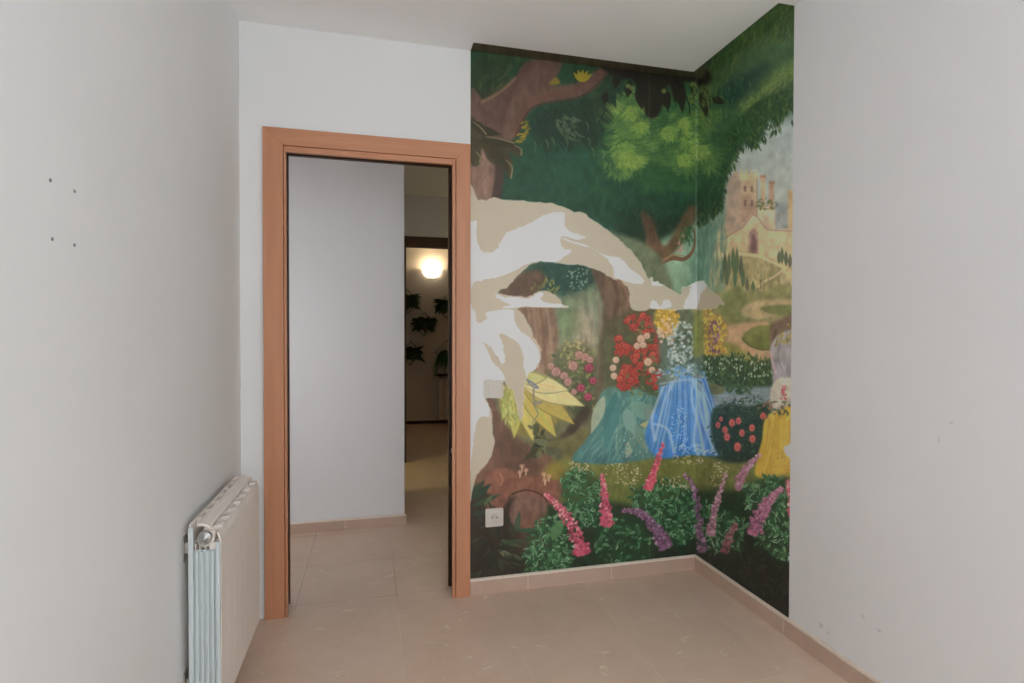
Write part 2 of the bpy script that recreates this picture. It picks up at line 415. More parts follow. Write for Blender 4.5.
    fill([(700, 342), (718, 340), (740, 348), (754, 366), (700, 372)], (140, 136, 70), feather=1.5)
    fill([(770, 330), (774, 322), (784, 318), (800, 312), (800, 364), (774, 368), (770, 345)], (116, 94, 78), feather=1.5)   # old stump
    stroke([(776, 330), (772, 350), (776, 366)], 3, 2, (92, 72, 62), alpha=.7)
    fill([(690, 362), (706, 354), (724, 356), (750, 362), (770, 360), (800, 358), (800, 392), (770, 388), (730, 393), (700, 388)], (58, 82, 48), (50, 66, 48), feather=1.5, streak=.1)
    leaves([(692, 362), (712, 355), (770, 360), (776, 382), (720, 390), (695, 384)], 330, 5, 2.2, [(52, 82, 46), (70, 100, 56), (38, 62, 44), (92, 116, 72), (56, 84, 60)], ang=-1.4, spread=2.4, alpha=.9)
    for x, y in inside([(700, 358), (765, 362), (764, 378), (705, 374)], 75):
        dab(x, y, .9, pick([(176, 186, 164), (206, 208, 190), (150, 168, 140)]), .8, ry=1.5)
    # yellow and violet flowering shrub by the hedge
    reg = [(703, 310), (708, 303), (713, 314), (722, 316), (727, 330), (724, 345), (728, 352), (715, 356), (703, 352), (701, 335)]
    fill(reg, (150, 124, 70), feather=1.2, alpha=.9)
    for x, y in inside(reg, 150):
        dab(x, y, 1.2, pick([(206, 168, 66), (186, 146, 56), (222, 190, 92)]), .8, ry=1.8)
    for x, y in inside([(710, 325), (718, 322), (720, 350), (709, 352)], 45):
        dab(x, y, 1.3, pick([(124, 82, 112), (104, 62, 96), (164, 124, 146)]), .85, ry=1.7)
    # water band
    fill([(690, 392), (720, 388), (760, 387), (800, 388), (800, 420), (690, 420)], (108, 126, 130), (152, 156, 156), feather=1.2)
    for k in range(26):
        x, y = 702 + RNG.rand() * 66, 390 + RNG.rand() * 18
        stroke([(x, y), (x + 8 + 8 * RNG.rand(), y - .6)], .8, .5, pick([(172, 178, 176), (88, 112, 118), (140, 150, 154)]), alpha=.6)
    fill([(694, 386), (708, 382), (724, 388), (720, 394), (696, 393)], (110, 110, 68), feather=.8)
    leaves([(728, 378), (746, 376), (748, 392), (730, 394)], 60, 5, 2.4, [(56, 86, 56), (40, 66, 48), (74, 108, 70)], alpha=.9)
    # pale grey boulders with blossom by the right edge
    fill([(770, 350), (774, 340), (780, 334), (790, 330), (800, 332), (800, 392), (776, 388), (772, 372)], (158, 154, 154), (140, 134, 136), feather=.8, var=.14)
    fill([(772, 386), (778, 379), (788, 378), (800, 382), (800, 412), (774, 410), (770, 398)], (188, 180, 162), (164, 154, 142), feather=.8)
    stroke([(782, 338), (778, 356), (784, 374)], 1.6, .8, (116, 110, 114), alpha=.7)
    stroke([(771, 352), (773, 364), (776, 374)], 2.4, 1.6, (182, 158, 154), alpha=.8)
    leaves([(776, 330), (796, 324), (796, 346), (780, 346)], 36, 4.5, 2.2, [(150, 138, 88), (112, 110, 66), (186, 166, 96)], alpha=.9)
    for k in range(14):
        dab(780 + RNG.rand() * 6, 386 + RNG.rand() * 14, 1.4, pick([(176, 72, 78), (200, 110, 108)]), .9)
    # ---- grass band and mid ground on the long wall
    fill([(490, 255), (660, 255), (660, 470), (490, 470)], (104, 116, 92), (110, 104, 74), feather=2)
    fill([(555, 280), (604, 270), (606, 350), (552, 360)], (112, 126, 100), (142, 138, 112), feather=5, streak=.1)
    fill([(570, 315), (592, 312), (594, 352), (568, 356)], (160, 146, 124), feather=5, alpha=.8, streak=.12)
    fill([(558, 312), (572, 300), (578, 330), (562, 345)], (112, 130, 92), feather=5, alpha=.8)
    fill([(526, 266), (560, 258), (596, 262), (598, 282), (576, 292), (556, 296), (532, 288)], (46, 72, 60), feather=4)
    leaves([(535, 262), (594, 262), (590, 284), (545, 292)], 110, 7, 3, [(46, 76, 64), (60, 92, 78), (42, 64, 54)], alpha=.7)
    for x, y in inside([(568, 272), (588, 270), (586, 286), (572, 290)], 40):
        dab(x, y, 1.2, (136, 154, 136), .7)
    fill([(500, 290), (516, 276), (538, 270), (546, 282), (530, 298), (500, 302)], (92, 72, 56), feather=2, streak=.1)
    leaves([(530, 288), (552, 280), (556, 298), (534, 298)], 30, 5, 2, [(124, 124, 66), (142, 136, 76), (98, 106, 60)], ang=-1.4, spread=1.4, alpha=.8)
    # thin trunk, left of the clearing
    fill([(518, 300), (548, 300), (556, 318), (558, 345), (552, 372), (536, 378), (528, 340)], (126, 100, 80), (146, 118, 96), feather=1.5, streak=.14)
    for x0, c in ((528, (106, 80, 62)), (536, (158, 130, 106)), (543, (112, 84, 66)), (550, (166, 142, 118))):
        stroke([(x0 - 4, 302), (x0, 330), (x0 + 3, 372)], 2, 3, c, alpha=.5, soft=1.5)
    # main trunk in the middle
    fill([(590, 264), (608, 264), (630, 282), (634, 300), (628, 330), (612, 340), (606, 362), (602, 390), (594, 410), (586, 424), (572, 436), (560, 446), (566, 432), (584, 414), (592, 392), (596, 360), (602, 330), (602, 300)], (98, 80, 66), (120, 98, 82), feather=1.2, streak=.14)
    fill([(608, 268), (628, 282), (630, 306), (622, 330), (608, 335), (611, 300)], (122, 96, 78), feather=2.5, alpha=.85, streak=.12)
    stroke([(612, 276), (618, 300), (610, 335), (604, 372)], 5, 3, (84, 64, 54), alpha=.6, soft=2)
    stroke([(622, 282), (628, 300), (622, 324)], 3, 2, (146, 116, 92), alpha=.6, soft=1.5)
    stroke([(599, 300), (600, 350), (594, 395)], 3, 3, (140, 120, 106), alpha=.5, soft=2)
    # rose bush
    fill([(556, 352), (572, 342), (592, 348), (598, 372), (596, 404), (580, 424), (564, 398), (548, 376)], (110, 108, 78), (72, 78, 56), feather=3)
    leaves([(558, 352), (590, 350), (596, 400), (578, 416), (560, 390)], 130, 5, 2.4, [(92, 108, 64), (66, 88, 54), (116, 122, 80), (142, 138, 88)], alpha=.8)
    for x, y in inside([(566, 340), (584, 340), (584, 362), (566, 362)], 50):
        dab(x, y, 1.6, pick([(176, 164, 112), (158, 146, 100), (186, 160, 128)]), .7)
    for (x, y, r, k) in ((579, 355, 5, 0), (573, 366, 6, 0), (585, 357, 5, 0), (590, 360, 4, 0), (556, 372, 6, 0), (564, 376, 5, 0), (568, 382, 5, 0), (551, 366, 4, 0), (589, 368, 5.5, 1), (593, 381, 4.5, 1), (581, 388, 5, 1), (588, 397, 5, 1), (574, 392, 3.5, 0)):
        if k:
            rose(x, y, r, (122, 54, 66), (164, 74, 92), (206, 132, 140))
        else:
            rose(x, y, r, (140, 102, 92), (178, 134, 122), (210, 178, 160))
    # ---- big exposed root arching round the pale yellow blossom drape
    fill([(484, 396), (492, 396), (500, 415), (512, 432), (526, 444), (545, 452), (560, 470), (566, 498), (540, 520), (500, 520), (468, 500), (470, 478), (490, 450), (492, 420)], (104, 78, 62), (126, 92, 74), feather=1.2, streak=.08)
    fill([(500, 428), (520, 444), (540, 456), (532, 480), (505, 478), (495, 455)], (86, 64, 52), feather=5, alpha=.7)
    yreg = [(497, 386), (503, 382), (520, 372), (532, 370), (545, 377), (560, 386), (574, 393), (583, 404), (575, 415), (566, 428), (556, 436), (540, 438), (522, 440), (508, 428), (500, 412)]
    fill([(540, 440), (560, 436), (582, 408), (590, 410), (576, 432), (560, 442)], (72, 62, 48), feather=1.5)
    fill([(520, 376), (548, 386), (566, 408), (548, 430), (520, 436), (504, 420), (500, 392)], (160, 146, 82), (132, 116, 62), feather=1.2)
    for (x1, y1, wd_, c) in ((502, 420, 15, (162, 160, 84)), (514, 438, 17, (182, 172, 92)), (533, 441, 18, (192, 178, 100)), (556, 437, 19, (186, 168, 88)), (574, 424, 19, (178, 158, 84)), (584, 406, 20, (208, 194, 138)), (568, 390, 17, (206, 194, 140)), (546, 378, 12, (190, 184, 122))):
        x0, y0 = 519, 379
        a = math.atan2(y1 - y0, x1 - x0)
        L = math.hypot(x1 - x0, y1 - y0)
        leaf(x0, y0, a, L + 1.5, wd_ + 2, tuple(v * .72 for v in c), .9)
        leaf(x0, y0, a, L, wd_, c, 1)
        for q in range(9):
            o_ = (RNG.rand() - .5) * wd_ * .6
            stroke([(x0 + L * .15 * math.cos(a), y0 + L * .15 * math.sin(a)), (x0 + L * .55 * math.cos(a) - o_ * math.sin(a), y0 + L * .55 * math.sin(a) + o_ * math.cos(a)), (x0 + L * .9 * math.cos(a) - o_ * .3 * math.sin(a), y0 + L * .9 * math.sin(a) + o_ * .3 * math.cos(a))], 1.2, .4, tuple(min(255, v * (.86 + .28 * RNG.rand())) for v in c), alpha=.5, soft=.7)
    leaves([(500, 388), (518, 384), (516, 424), (504, 418)], 90, 6, 2, [(150, 156, 84), (172, 172, 104), (128, 138, 72), (190, 188, 126)], ang=1.2, spread=1.0, alpha=.7)
    stroke([(524, 378), (534, 384), (538, 388), (532, 386), (528, 382)], 2.2, 1.6, (112, 112, 124), alpha=.9)     # a climbing tendril
    stroke([(534, 388), (534, 400), (542, 402), (538, 404), (533, 403), (538, 414), (533, 422), (535, 432)], 1.8, 1.0, (124, 122, 112), alpha=.9)
    stroke([(522, 372), (534, 372), (546, 376), (552, 379)], 2.5, 1.5, (150, 148, 96), alpha=.8)
    for k in range(26):
        x, y = 534 + RNG.rand() * 12, 428 + RNG.rand() * 26
        leaf(x, y, RNG.rand() * 6.28, 8, 4, pick([(66, 70, 44), (50, 54, 38), (92, 94, 62), (112, 112, 78)]), .95)
    leaf(534, 440, .3, 20, 7, (104, 106, 76)); leaf(534, 436, -1.2, 14, 6, (78, 82, 52)); leaf(538, 448, 2.4, 20, 6, (66, 64, 44))
    stroke([(548, 448), (558, 452), (566, 462), (574, 466)], 4, 2, (64, 66, 50), alpha=.8, soft=1)
    fill([(548, 442), (570, 436), (588, 428), (584, 452), (574, 462), (556, 456)], (112, 104, 66), (96, 92, 58), feather=2)
    stroke([(550, 452), (558, 452), (560, 464)], 8, 5, (84, 86, 68), alpha=.8, soft=2)
    # ---- lawn
    lawn = [(545, 470), (572, 458), (640, 460), (700, 455), (730, 462), (800, 460), (800, 520), (720, 520), (640, 525), (560, 500)]
    fill(lawn, (116, 116, 62), (90, 100, 50), feather=2, streak=.08)
    fill([(545, 472), (556, 462), (568, 470), (560, 490)], (142, 120, 56), feather=3, alpha=.8)
    for x, y in inside([(570, 458), (725, 458), (725, 500), (640, 510), (570, 480)], 420):
        stroke([(x, y), (x + RNG.rand() * 2 - 1, y - 4)], .6, .3, pick([(130, 132, 72), (92, 104, 48), (150, 146, 84), (104, 112, 56)]), alpha=.5)
    # ---- teal fern mound with coral roses (fills the middle of the clearing)
    teal = [(600, 395), (612, 385), (628, 378), (650, 384), (660, 404), (656, 430), (662, 452), (640, 460), (612, 464), (580, 463), (572, 458), (586, 440), (596, 422)]
    fill(teal, (96, 134, 122), (72, 112, 112), feather=1.0, var=.1)
    for k in range(150):
        t = RNG.rand()
        x0, y0 = 612 + 40 * RNG.rand(), 388 + 30 * RNG.rand()
        x1, y1 = 574 + 84 * t, 452 + 10 * RNG.rand()
        mx, my = (x0 + x1) / 2 + 5 * (RNG.rand() - .3), (y0 + y1) / 2 - 4
        stroke([(x0, y0), (mx, my), (x1, y1)], 2.6 * RNG.rand() + .8, .6, pick([(76, 124, 120), (112, 152, 140), (60, 100, 100), (146, 172, 152), (92, 138, 130)]), alpha=.55, soft=.6)
    for (x, y, a, l, w, c) in ((604, 396, 1.9, 40, 11, (160, 172, 146)), (616, 392, 1.75, 60, 14, (70, 116, 112)), (622, 396, 1.9, 62, 10, (82, 128, 124)), (630, 404, .5, 30, 16, (116, 152, 134)), (626, 408, 1.3, 34, 13, (126, 158, 146)), (636, 424, 1.2, 32, 10, (112, 140, 122)), (648, 414, 1.6, 40, 8, (132, 154, 136)), (634, 436, 1.9, 24, 9, (150, 168, 146)), (628, 430, 1.2, 30, 8, (96, 130, 120)), (645, 412, .35, 22, 9, (176, 164, 112)), (640, 425, -.1, 18, 6, (180, 172, 120)), (650, 432, 1.1, 22, 10, (164, 172, 146))):
        leaf(x, y, a, l, w, c, .9)
    for k in range(45):
        x, y = inside([(622, 440), (650, 440), (656, 458), (620, 460)], 1)[0]
        dab(x, y, 1.0, pick([(176, 192, 170), (130, 160, 146), (64, 100, 96), (168, 120, 106)]), .75)
    # dark foliage behind the bush top
    fill([(600, 340), (612, 318), (640, 306), (655, 312), (666, 340), (668, 385), (655, 395), (630, 386), (606, 384)], (92, 84, 62), (84, 90, 64), feather=2)
    for (cx, cy, rx, ry, n) in ((640, 326, 15, 11, 34), (658, 350, 9, 28, 44), (634, 348, 13, 10, 16), (627, 378, 11, 12, 26), (622, 345, 7, 10, 12), (654, 380, 6, 8, 9), (642, 364, 8, 10, 10)):
        for k in range(n):
            a, q = RNG.rand() * 6.28, math.sqrt(RNG.rand())
            rose(cx + rx * q * math.cos(a), cy + ry * q * math.sin(a), 2.8 + 2 * RNG.rand(), (138, 56, 48), pick([(178, 78, 66), (188, 92, 76), (164, 64, 58)]), (200, 106, 88))
    leaves([(618, 330), (660, 330), (664, 390), (614, 388)], 46, 6, 2.6, [(78, 100, 66), (112, 128, 88), (64, 84, 58)], alpha=.9)
    for (x, y, r) in ((641, 339, 5), (647, 336, 4), (637, 346, 4), (643, 345, 4), (613, 368, 4), (648, 362, 5), (616, 360, 4), (652, 370, 4), (614, 376, 4)):
        rose(x, y, r, (170, 138, 116), (206, 176, 150), (226, 206, 182))
    # ---- blue waterfall with white spray and pale blossom above it
    fill([(652, 312), (690, 309), (700, 340), (700, 372), (664, 375), (658, 340)], (106, 112, 92), (92, 112, 100), feather=2)
    fill([(655, 311), (666, 308), (675, 312), (678, 325), (668, 336), (656, 326)], (190, 154, 70), feather=1, alpha=.9)
    for x, y in inside([(654, 310), (676, 309), (678, 326), (660, 332)], 60):
        dab(x, y, 1.6, pick([(216, 178, 78), (196, 152, 62), (230, 200, 112)]), .85)
    for x, y in inside([(658, 322), (672, 320), (674, 342), (662, 345)], 34):
        dab(x, y, 2.0, pick([(222, 190, 162), (206, 166, 140), (230, 206, 180)]), .8)
    for x, y in inside([(672, 326), (690, 322), (696, 338), (690, 360), (672, 366), (668, 350)], 120):
        dab(x, y, 1.8, pick([(190, 198, 192), (166, 180, 178), (212, 214, 206), (140, 164, 166)]), .8)
    for (x, y) in ((677, 337), (684, 335), (680, 342), (690, 345)):
        leaf(x, y, RNG.rand() * 6, 5, 2, (72, 92, 70))
    fill([(694, 318), (702, 314), (704, 350), (694, 355)], (128, 134, 78), feather=1.2)
    blue = [(660, 385), (672, 368), (690, 368), (702, 374), (710, 396), (714, 425), (722, 452), (712, 456), (690, 455), (660, 458), (645, 440), (650, 418), (658, 402)]
    fill(blue, (92, 140, 182), (66, 122, 186), feather=1.0, var=.1)
    fill([(664, 372), (690, 368), (702, 376), (700, 388), (680, 386), (664, 398)], (136, 170, 192), feather=2.5, alpha=.8)
    fill([(668, 392), (690, 388), (694, 430), (688, 452), (668, 440), (662, 412)], (52, 116, 186), feather=3, alpha=.8)
    for k in range(190):
        t = RNG.rand()
        x0, y0 = 666 + 38 * t, 370 + 22 * RNG.rand()
        x1 = 648 + 74 * t + 4 * (RNG.rand() - .5)
        y1 = 440 + 15 * RNG.rand()
        stroke([(x0, y0), ((x0 + x1) / 2 + 2, (y0 + y1) / 2 - 3), (x1, y1)], 1.6 * RNG.rand() + .4, .5, pick([(60, 118, 186), (96, 146, 196), (152, 182, 206), (48, 100, 172), (186, 204, 214)]), alpha=.5, soft=.6)
    for pts in ([(694, 374), (692, 400), (700, 430), (704, 454)], [(700, 380), (700, 410), (710, 440), (716, 454)], [(696, 376), (697, 410), (694, 440), (698, 454)], [(668, 376), (658, 400), (652, 420), (655, 440)], [(655, 424), (668, 430), (674, 452)]):
        stroke(pts, 2.4, 3.6, (176, 194, 206), alpha=.65, soft=1.2)
    for x, y in inside([(672, 412), (684, 406), (688, 440), (672, 448)], 90):
        dab(x, y, .8, (166, 196, 216), .8)
    for k in range(16):
        x, y = 676 + 44 * RNG.rand(), 446 + 8 * RNG.rand()
        stroke([(x, y), (x + 3, y - 2.5), (x + 6, y)], 1.1, .7, (190, 204, 218), alpha=.7)
    for (x, y, a, l, w, c) in ((655, 384, -.3, 20, 9, (104, 112, 92)), (664, 376, .2, 16, 8, (128, 138, 124)), (690, 372, .35, 16, 8, (120, 134, 128)), (684, 368, -.2, 14, 7, (146, 160, 160)), (698, 380, 1.2, 18, 7, (96, 116, 110)), (650, 402, 1.8, 22, 8, (112, 134, 124))):
        leaf(x, y, a, l, w, c, .9)
    leaves([(652, 372), (668, 362), (704, 366), (710, 378), (690, 376), (668, 380)], 70, 4.5, 2.2, [(120, 140, 132), (96, 120, 104), (160, 176, 176), (82, 108, 84), (186, 196, 200)], alpha=.85)
    for (pts, w_) in (([(660, 384), (690, 380), (703, 392), (708, 430)], 2.2), ([(690, 378), (703, 400), (716, 444)], 3), ([(676, 378), (664, 402), (656, 438)], 2), ([(703, 384), (706, 420), (720, 452)], 2.4)):
        stroke(pts, w_, w_ * 1.6, (166, 190, 208), alpha=.55, soft=1.0)
    # ---- coral rose bush by the water, and golden broom at the right edge
    rb = [(712, 412), (726, 404), (748, 406), (768, 404), (772, 430), (764, 452), (748, 461), (724, 460), (712, 440)]
    fill(rb, (46, 68, 54), (40, 54, 48), feather=1.5)
    leaves([(714, 408), (770, 400), (770, 450), (716, 455)], 260, 5, 2.2, [(44, 70, 54), (34, 54, 46), (62, 92, 66), (52, 80, 58)], alpha=.9, squeeze=.8)
    for x, y in inside([(718, 400), (768, 398), (768, 410), (718, 412)], 60):
        dab(x, y, .9, pick([(60, 72, 56), (96, 110, 90), (130, 136, 116)]), .8)
    for (x, y, r) in ((732, 423, 5), (738.5, 421, 4.5), (718, 425, 4), (725, 430, 4.5), (727, 437, 5), (742, 433, 4.6), (752, 428, 4.6), (752.5, 439, 5), (737.5, 447, 5.6), (763, 416, 4.5), (721, 419, 3)):
        rose(x, y, r, (150, 62, 58), (196, 88, 82), (226, 146, 128), .75)
    yel = [(764, 422), (770, 414), (780, 410), (800, 408), (800, 480), (776, 479), (756, 476), (758, 455), (762, 440)]
    fill(yel, (196, 160, 58), (190, 152, 56), feather=.8, var=.08)
    for k in range(120):
        t = RNG.rand()
        x0, y0 = 768 + 28 * t, 412 + 18 * RNG.rand()
        x1, y1 = 756 + 42 * t, 470 + 8 * RNG.rand()
        stroke([(x0, y0), ((x0 + x1) / 2 + 2, (y0 + y1) / 2), (x1, y1)], 1.4 * RNG.rand() + .3, .4, pick([(206, 174, 76), (168, 130, 44), (216, 186, 96), (184, 146, 52)]), alpha=.5, soft=.6)
    for x, y in inside([(774, 456), (790, 452), (790, 474), (772, 474)], 40):
        dab(x, y, 1.0, pick([(150, 116, 56), (206, 170, 104), (178, 150, 98)]), .7)
    leaves([(762, 404), (790, 400), (790, 414), (766, 416)], 36, 5, 2.2, [(66, 82, 54), (96, 104, 66), (150, 96, 84)], alpha=.9)
    # ---- flower border: ground
    fill([(462, 492), (500, 500), (545, 500), (560, 510), (600, 500), (640, 505), (700, 490), (740, 490), (800, 486), (800, 640), (462, 640)], (44, 62, 42), (32, 36, 30), feather=3)
    fill([(697, 540), (740, 530), (800, 530), (800, 640), (697, 640)], (34, 40, 32), (30, 30, 27), feather=8)
    fill([(468, 500), (520, 500), (540, 530), (530, 582), (468, 590)], (58, 46, 38), (44, 42, 34), feather=4, streak=.08)
    # fallen log and stone at the left
    fill([(488, 474), (504, 468), (520, 474), (540, 478), (562, 482), (560, 498), (545, 505), (530, 494), (512, 492), (506, 504), (496, 512), (486, 508), (494, 496), (484, 490)], (134, 90, 72), (116, 78, 64), feather=1.0, streak=.08)
    fill([(514, 500), (530, 494), (546, 502), (544, 522), (524, 530), (510, 520)], (116, 88, 76), feather=1.5, streak=.12)
    stroke([(512, 494), (526, 490), (540, 494), (548, 502)], 2, 1.4, (62, 44, 36), alpha=.8)
    stroke([(500, 474), (503, 480), (500, 486)], 1.5, .8, (176, 130, 104), alpha=.7)
    fill([(520, 520), (544, 516), (552, 540), (538, 560), (522, 548)], (112, 76, 58), feather=5, alpha=.7)
    for (x, y) in ((522, 466), (526, 470), (520, 472), (544, 474), (549, 476), (545, 480)):           # toadstools on the log
        dab(x, y, 3.2, (186, 140, 112), .85, ry=2.4)
        stroke([(x, y + 1), (x, y + 5)], 1.5, 1.3, (206, 180, 152), alpha=.8)
    for (x, y, a, l, w, c) in ((472, 500, -.7, 26, 7, (44, 62, 48)), (473, 506, -.4, 30, 6, (52, 72, 50)), (474, 496, -1.0, 20, 6, (48, 66, 48)), (484, 506, -.9, 16, 4, (86, 96, 64)), (472, 514, -.1, 22, 5, (50, 66, 54)), (500, 540, .3, 24, 5, (72, 80, 56)), (498, 545, -.2, 32, 5, (56, 72, 50)), (516, 532, -1.4, 22, 6, (66, 82, 60)), (515, 530, .05, 36, 5, (52, 82, 56)), (498, 550, .5, 22, 6, (104, 106, 80)), (522, 560, 3.5, 20, 5, (86, 88, 66))):
        leaf(x, y, a, l, w, c, .95)
    leaves([(474, 520), (520, 515), (525, 575), (474, 582)], 60, 14, 3, [(40, 50, 38), (58, 66, 48), (34, 40, 32), (70, 76, 58)], alpha=.6)
    # leafy clumps with light edges
    GP = [(46, 84, 52), (62, 104, 66), (36, 66, 44), (92, 130, 92), (50, 92, 58)]
    for reg, n in (([(562, 476), (580, 468), (598, 480), (602, 505), (594, 528), (572, 518), (562, 495)], 150),
                   ([(528, 545), (545, 515), (562, 520), (572, 545), (566, 572), (530, 574)], 190),
                   ([(632, 492), (655, 482), (680, 484), (696, 500), (696, 535), (672, 545), (645, 520)], 250),
                   ([(600, 520), (640, 525), (650, 560), (600, 562)], 70),
                   ([(700, 505), (725, 510), (745, 525), (735, 550), (704, 548)], 150),
                   ([(742, 486), (770, 478), (790, 488), (785, 500), (750, 505)], 130),
                   ([(755, 520), (785, 500), (797, 505), (797, 560), (765, 552)], 150)):
        fill(reg, (40, 68, 44), feather=4, alpha=.7)
        for x, y in sorted(inside(reg, n), key=lambda q: q[1]):
            a = RNG.rand() * 6.28
            l, c = 5 + 3.5 * RNG.rand(), pick(GP)
            leaf(x, y, a, l, 3.2, c, .95)
            if RNG.rand() < .45:
                stroke([(x + math.cos(a) * .15 * l, y + math.sin(a) * .15 * l), (x + math.cos(a + .25) * .55 * l, y + math.sin(a + .25) * .55 * l), (x + math.cos(a) * .9 * l, y + math.sin(a) * .9 * l)], .7, .35, pick([(176, 204, 170), (142, 178, 140)]), alpha=.85)
    leaf(552, 540, -1.1, 24, 11, (86, 124, 80), .8)
    leaf(594, 548, -.9, 16, 5, (96, 130, 98), .8)
    leaves([(590, 530), (690, 545), (690, 565), (590, 575)], 80, 12, 4, [(36, 60, 40), (42, 70, 46), (32, 50, 38)], ang=1.4, spread=1.2, alpha=.5)
    # white umbels on the lawn
    for reg, n in (([(606, 466), (636, 460), (640, 484), (612, 482)], 70), ([(570, 462), (588, 464), (586, 472), (572, 472)], 34), ([(662, 478), (690, 476), (690, 488), (664, 486)], 46), ([(670, 456), (700, 456), (700, 464), (672, 462)], 40), ([(714, 464), (728, 466), (726, 482), (708, 488)], 44)):
        for x, y in inside(reg, n):
            dab(x, y, .9, pick([(206, 196, 160), (184, 166, 136), (166, 150, 118), (214, 200, 176)]), .8)
    # lupins
    PK = ((150, 56, 76), (186, 84, 104), (222, 164, 166))
    PU = ((92, 58, 84), (124, 86, 114), (176, 144, 166))
    LP = ((126, 76, 96), (164, 112, 134), (206, 172, 184))
    lupin([(545, 494), (558, 506), (570, 522), (580, 545), (583, 554)], 3, 16, *PK, n=300)
    lupin([(602, 474), (604, 492), (606, 512), (607, 526)], 3, 12, *PK, n=190)
    lupin([(663, 443), (658, 460), (652, 478), (648, 489)], 2.5, 9, (164, 62, 82), (202, 92, 104), (228, 150, 156), n=140)
    lupin([(622, 511), (636, 511), (648, 520), (660, 535), (666, 548)], 3, 14, *PU, n=230)
    lupin([(684, 474), (692, 484), (697, 500), (700, 530), (702, 552)], 3, 9, *PU, n=170)
    lupin([(726, 474), (720, 492), (714, 512), (711, 535)], 3, 8, *LP, n=150)
    lupin([(760, 454), (752, 462), (744, 472), (737, 489)], 3, 9, *LP, n=150)
    lupin([(783, 488), (772, 498), (762, 512), (752, 534)], 4, 15, (120, 62, 92), (160, 96, 126), (196, 146, 166), n=260)
    lupin([(788, 480), (790, 495), (792, 515)], 4, 7, *PK, n=70)
    lupin([(737, 524), (730, 535), (724, 552)], 4, 8, (104, 58, 66), (140, 78, 88), (176, 116, 122), n=70)
    for (x, y) in ((712, 556), (764, 572), (786, 590), (748, 566)):
        for k in range(26):
            dab(x + RNG.randn() * 3, y + RNG.randn() * 9, 1.3, (66, 42, 48), .5)
    leaves([(700, 548), (794, 545), (794, 605), (740, 590)], 90, 8, 2.6, [(36, 50, 36), (30, 40, 32), (44, 60, 42)], alpha=.6)
    # ---- printed dark border under the ceiling and the folded-over edge
    fill([(466, 30), (705, 62), (705, 79), (640, 72), (560, 62), (505, 55), (474, 51), (466, 50)], (72, 62, 48), (62, 60, 42), feather=.7, smooth=False, streak=.2)
    # paper joints read as thin pale lines
    for x, y0, y1, a in ((649.3, 70, 140, .35), (649.6, 280, 307, .5), (649.5, 535, 560, .3), (695.8, 78, 250, .5), (695.8, 250, 556, .25)):
        stroke([(x, y0), (x, (y0 + y1) / 2), (x, y1)], .5, .5, (150, 156, 138), alpha=a)
    stroke([(522, 307.3), (650, 307.3), (790, 305.5)], .5, .5, (140, 132, 112), alpha=.2)
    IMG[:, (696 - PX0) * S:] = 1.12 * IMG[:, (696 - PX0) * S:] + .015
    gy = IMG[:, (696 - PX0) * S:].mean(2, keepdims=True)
    IMG[:, (696 - PX0) * S:] = .88 * IMG[:, (696 - PX0) * S:] + .12 * gy      # side-wall print brightened to offset the weaker light there, then greyed
    k = 1 + .10 * BRUSH[:, :, None]
    IMG[:] = np.clip(IMG * k, 0, 1)


# outlines of what has been pulled off the wall ------------------------------
TORN = [
    [(466, 203), (478, 201), (486, 200), (494, 198), (504, 200), (520, 200.5), (540, 201.5), (556, 205), (572, 211), (588, 217), (602, 226), (614, 236), (624, 244), (634, 255), (640, 264), (646, 275), (648.5, 281), (649.5, 308), (631, 308), (630, 296), (628, 288), (622, 281), (612, 277), (604, 272), (594, 268.5), (578, 264.5), (560, 262.5), (540, 262), (530, 265), (520, 272), (513, 281), (505, 288), (496, 293), (504, 294.5), (516, 296.5), (528, 298), (536, 293), (546, 291), (556, 296), (562, 303), (566, 307.5), (520, 307.5), (522, 313), (527, 322), (531, 330), (534, 339), (539, 345), (541, 354), (540, 363), (536, 369), (530, 372), (527, 377), (525, 385), (524, 392), (523, 405), (522, 417), (520, 419.5), (517, 406), (514, 394), (508, 386), (503, 381), (503, 397), (486, 397), (488, 404), (491, 412), (492, 424), (494, 440), (493, 450), (490, 459), (484, 466), (476, 474), (466, 486)],
    [(650, 308), (650, 279), (654, 281), (660, 283), (668, 288), (676, 293.5), (681, 294.5), (684, 288), (690, 285.5), (696, 282), (702, 281), (706, 284.5), (710, 290), (716, 295), (722, 302), (724, 304), (716, 304), (712, 307.6)],
]
BARE = [   # inside the torn areas: backing gone too, bare plaster
    [(466, 224), (470.5, 222), (477.5, 221), (477, 240), (485, 252), (495, 250), (507, 234), (522, 227), (537, 219), (547, 214), (564, 212.5), (565.5, 228), (584, 236), (582, 239), (561, 237), (563, 247), (571.5, 252), (556, 262), (540, 262), (528, 264), (510, 273), (492, 279), (474, 283), (466, 297)],
    [(561, 238.5), (577, 242), (605, 255), (619, 258.5), (632, 269), (645, 281), (633, 283), (615, 277.5), (613, 267), (603, 255), (591, 248), (563, 240)],
    [(495, 295), (508, 297), (528, 298.4), (537, 294.5), (543, 292), (541, 299), (551, 303), (563, 305), (566, 307.5), (505, 307.5), (512, 305), (500, 300)],
    [(466, 309), (473, 309), (478, 322), (488, 318), (486, 312), (511, 309), (514, 320), (520, 331), (530, 338), (538, 348), (540, 362), (534, 370), (526, 378), (524, 358), (517, 342), (500, 334), (503, 346), (505, 362), (500, 362), (493, 350), (482, 341), (488, 352), (494, 364), (502, 372), (503, 381), (486, 381), (486, 397), (488, 404), (489, 417), (478, 419), (474, 440), (472, 455), (470, 482), (466, 486)],
    [(651, 308), (652, 300), (657, 303), (660, 307), (664, 301), (668, 300), (671, 307.6)],
    [(683, 308), (688, 296), (691, 288), (697, 283), (702, 281.5), (706, 286), (700, 294), (697, 308)],
]
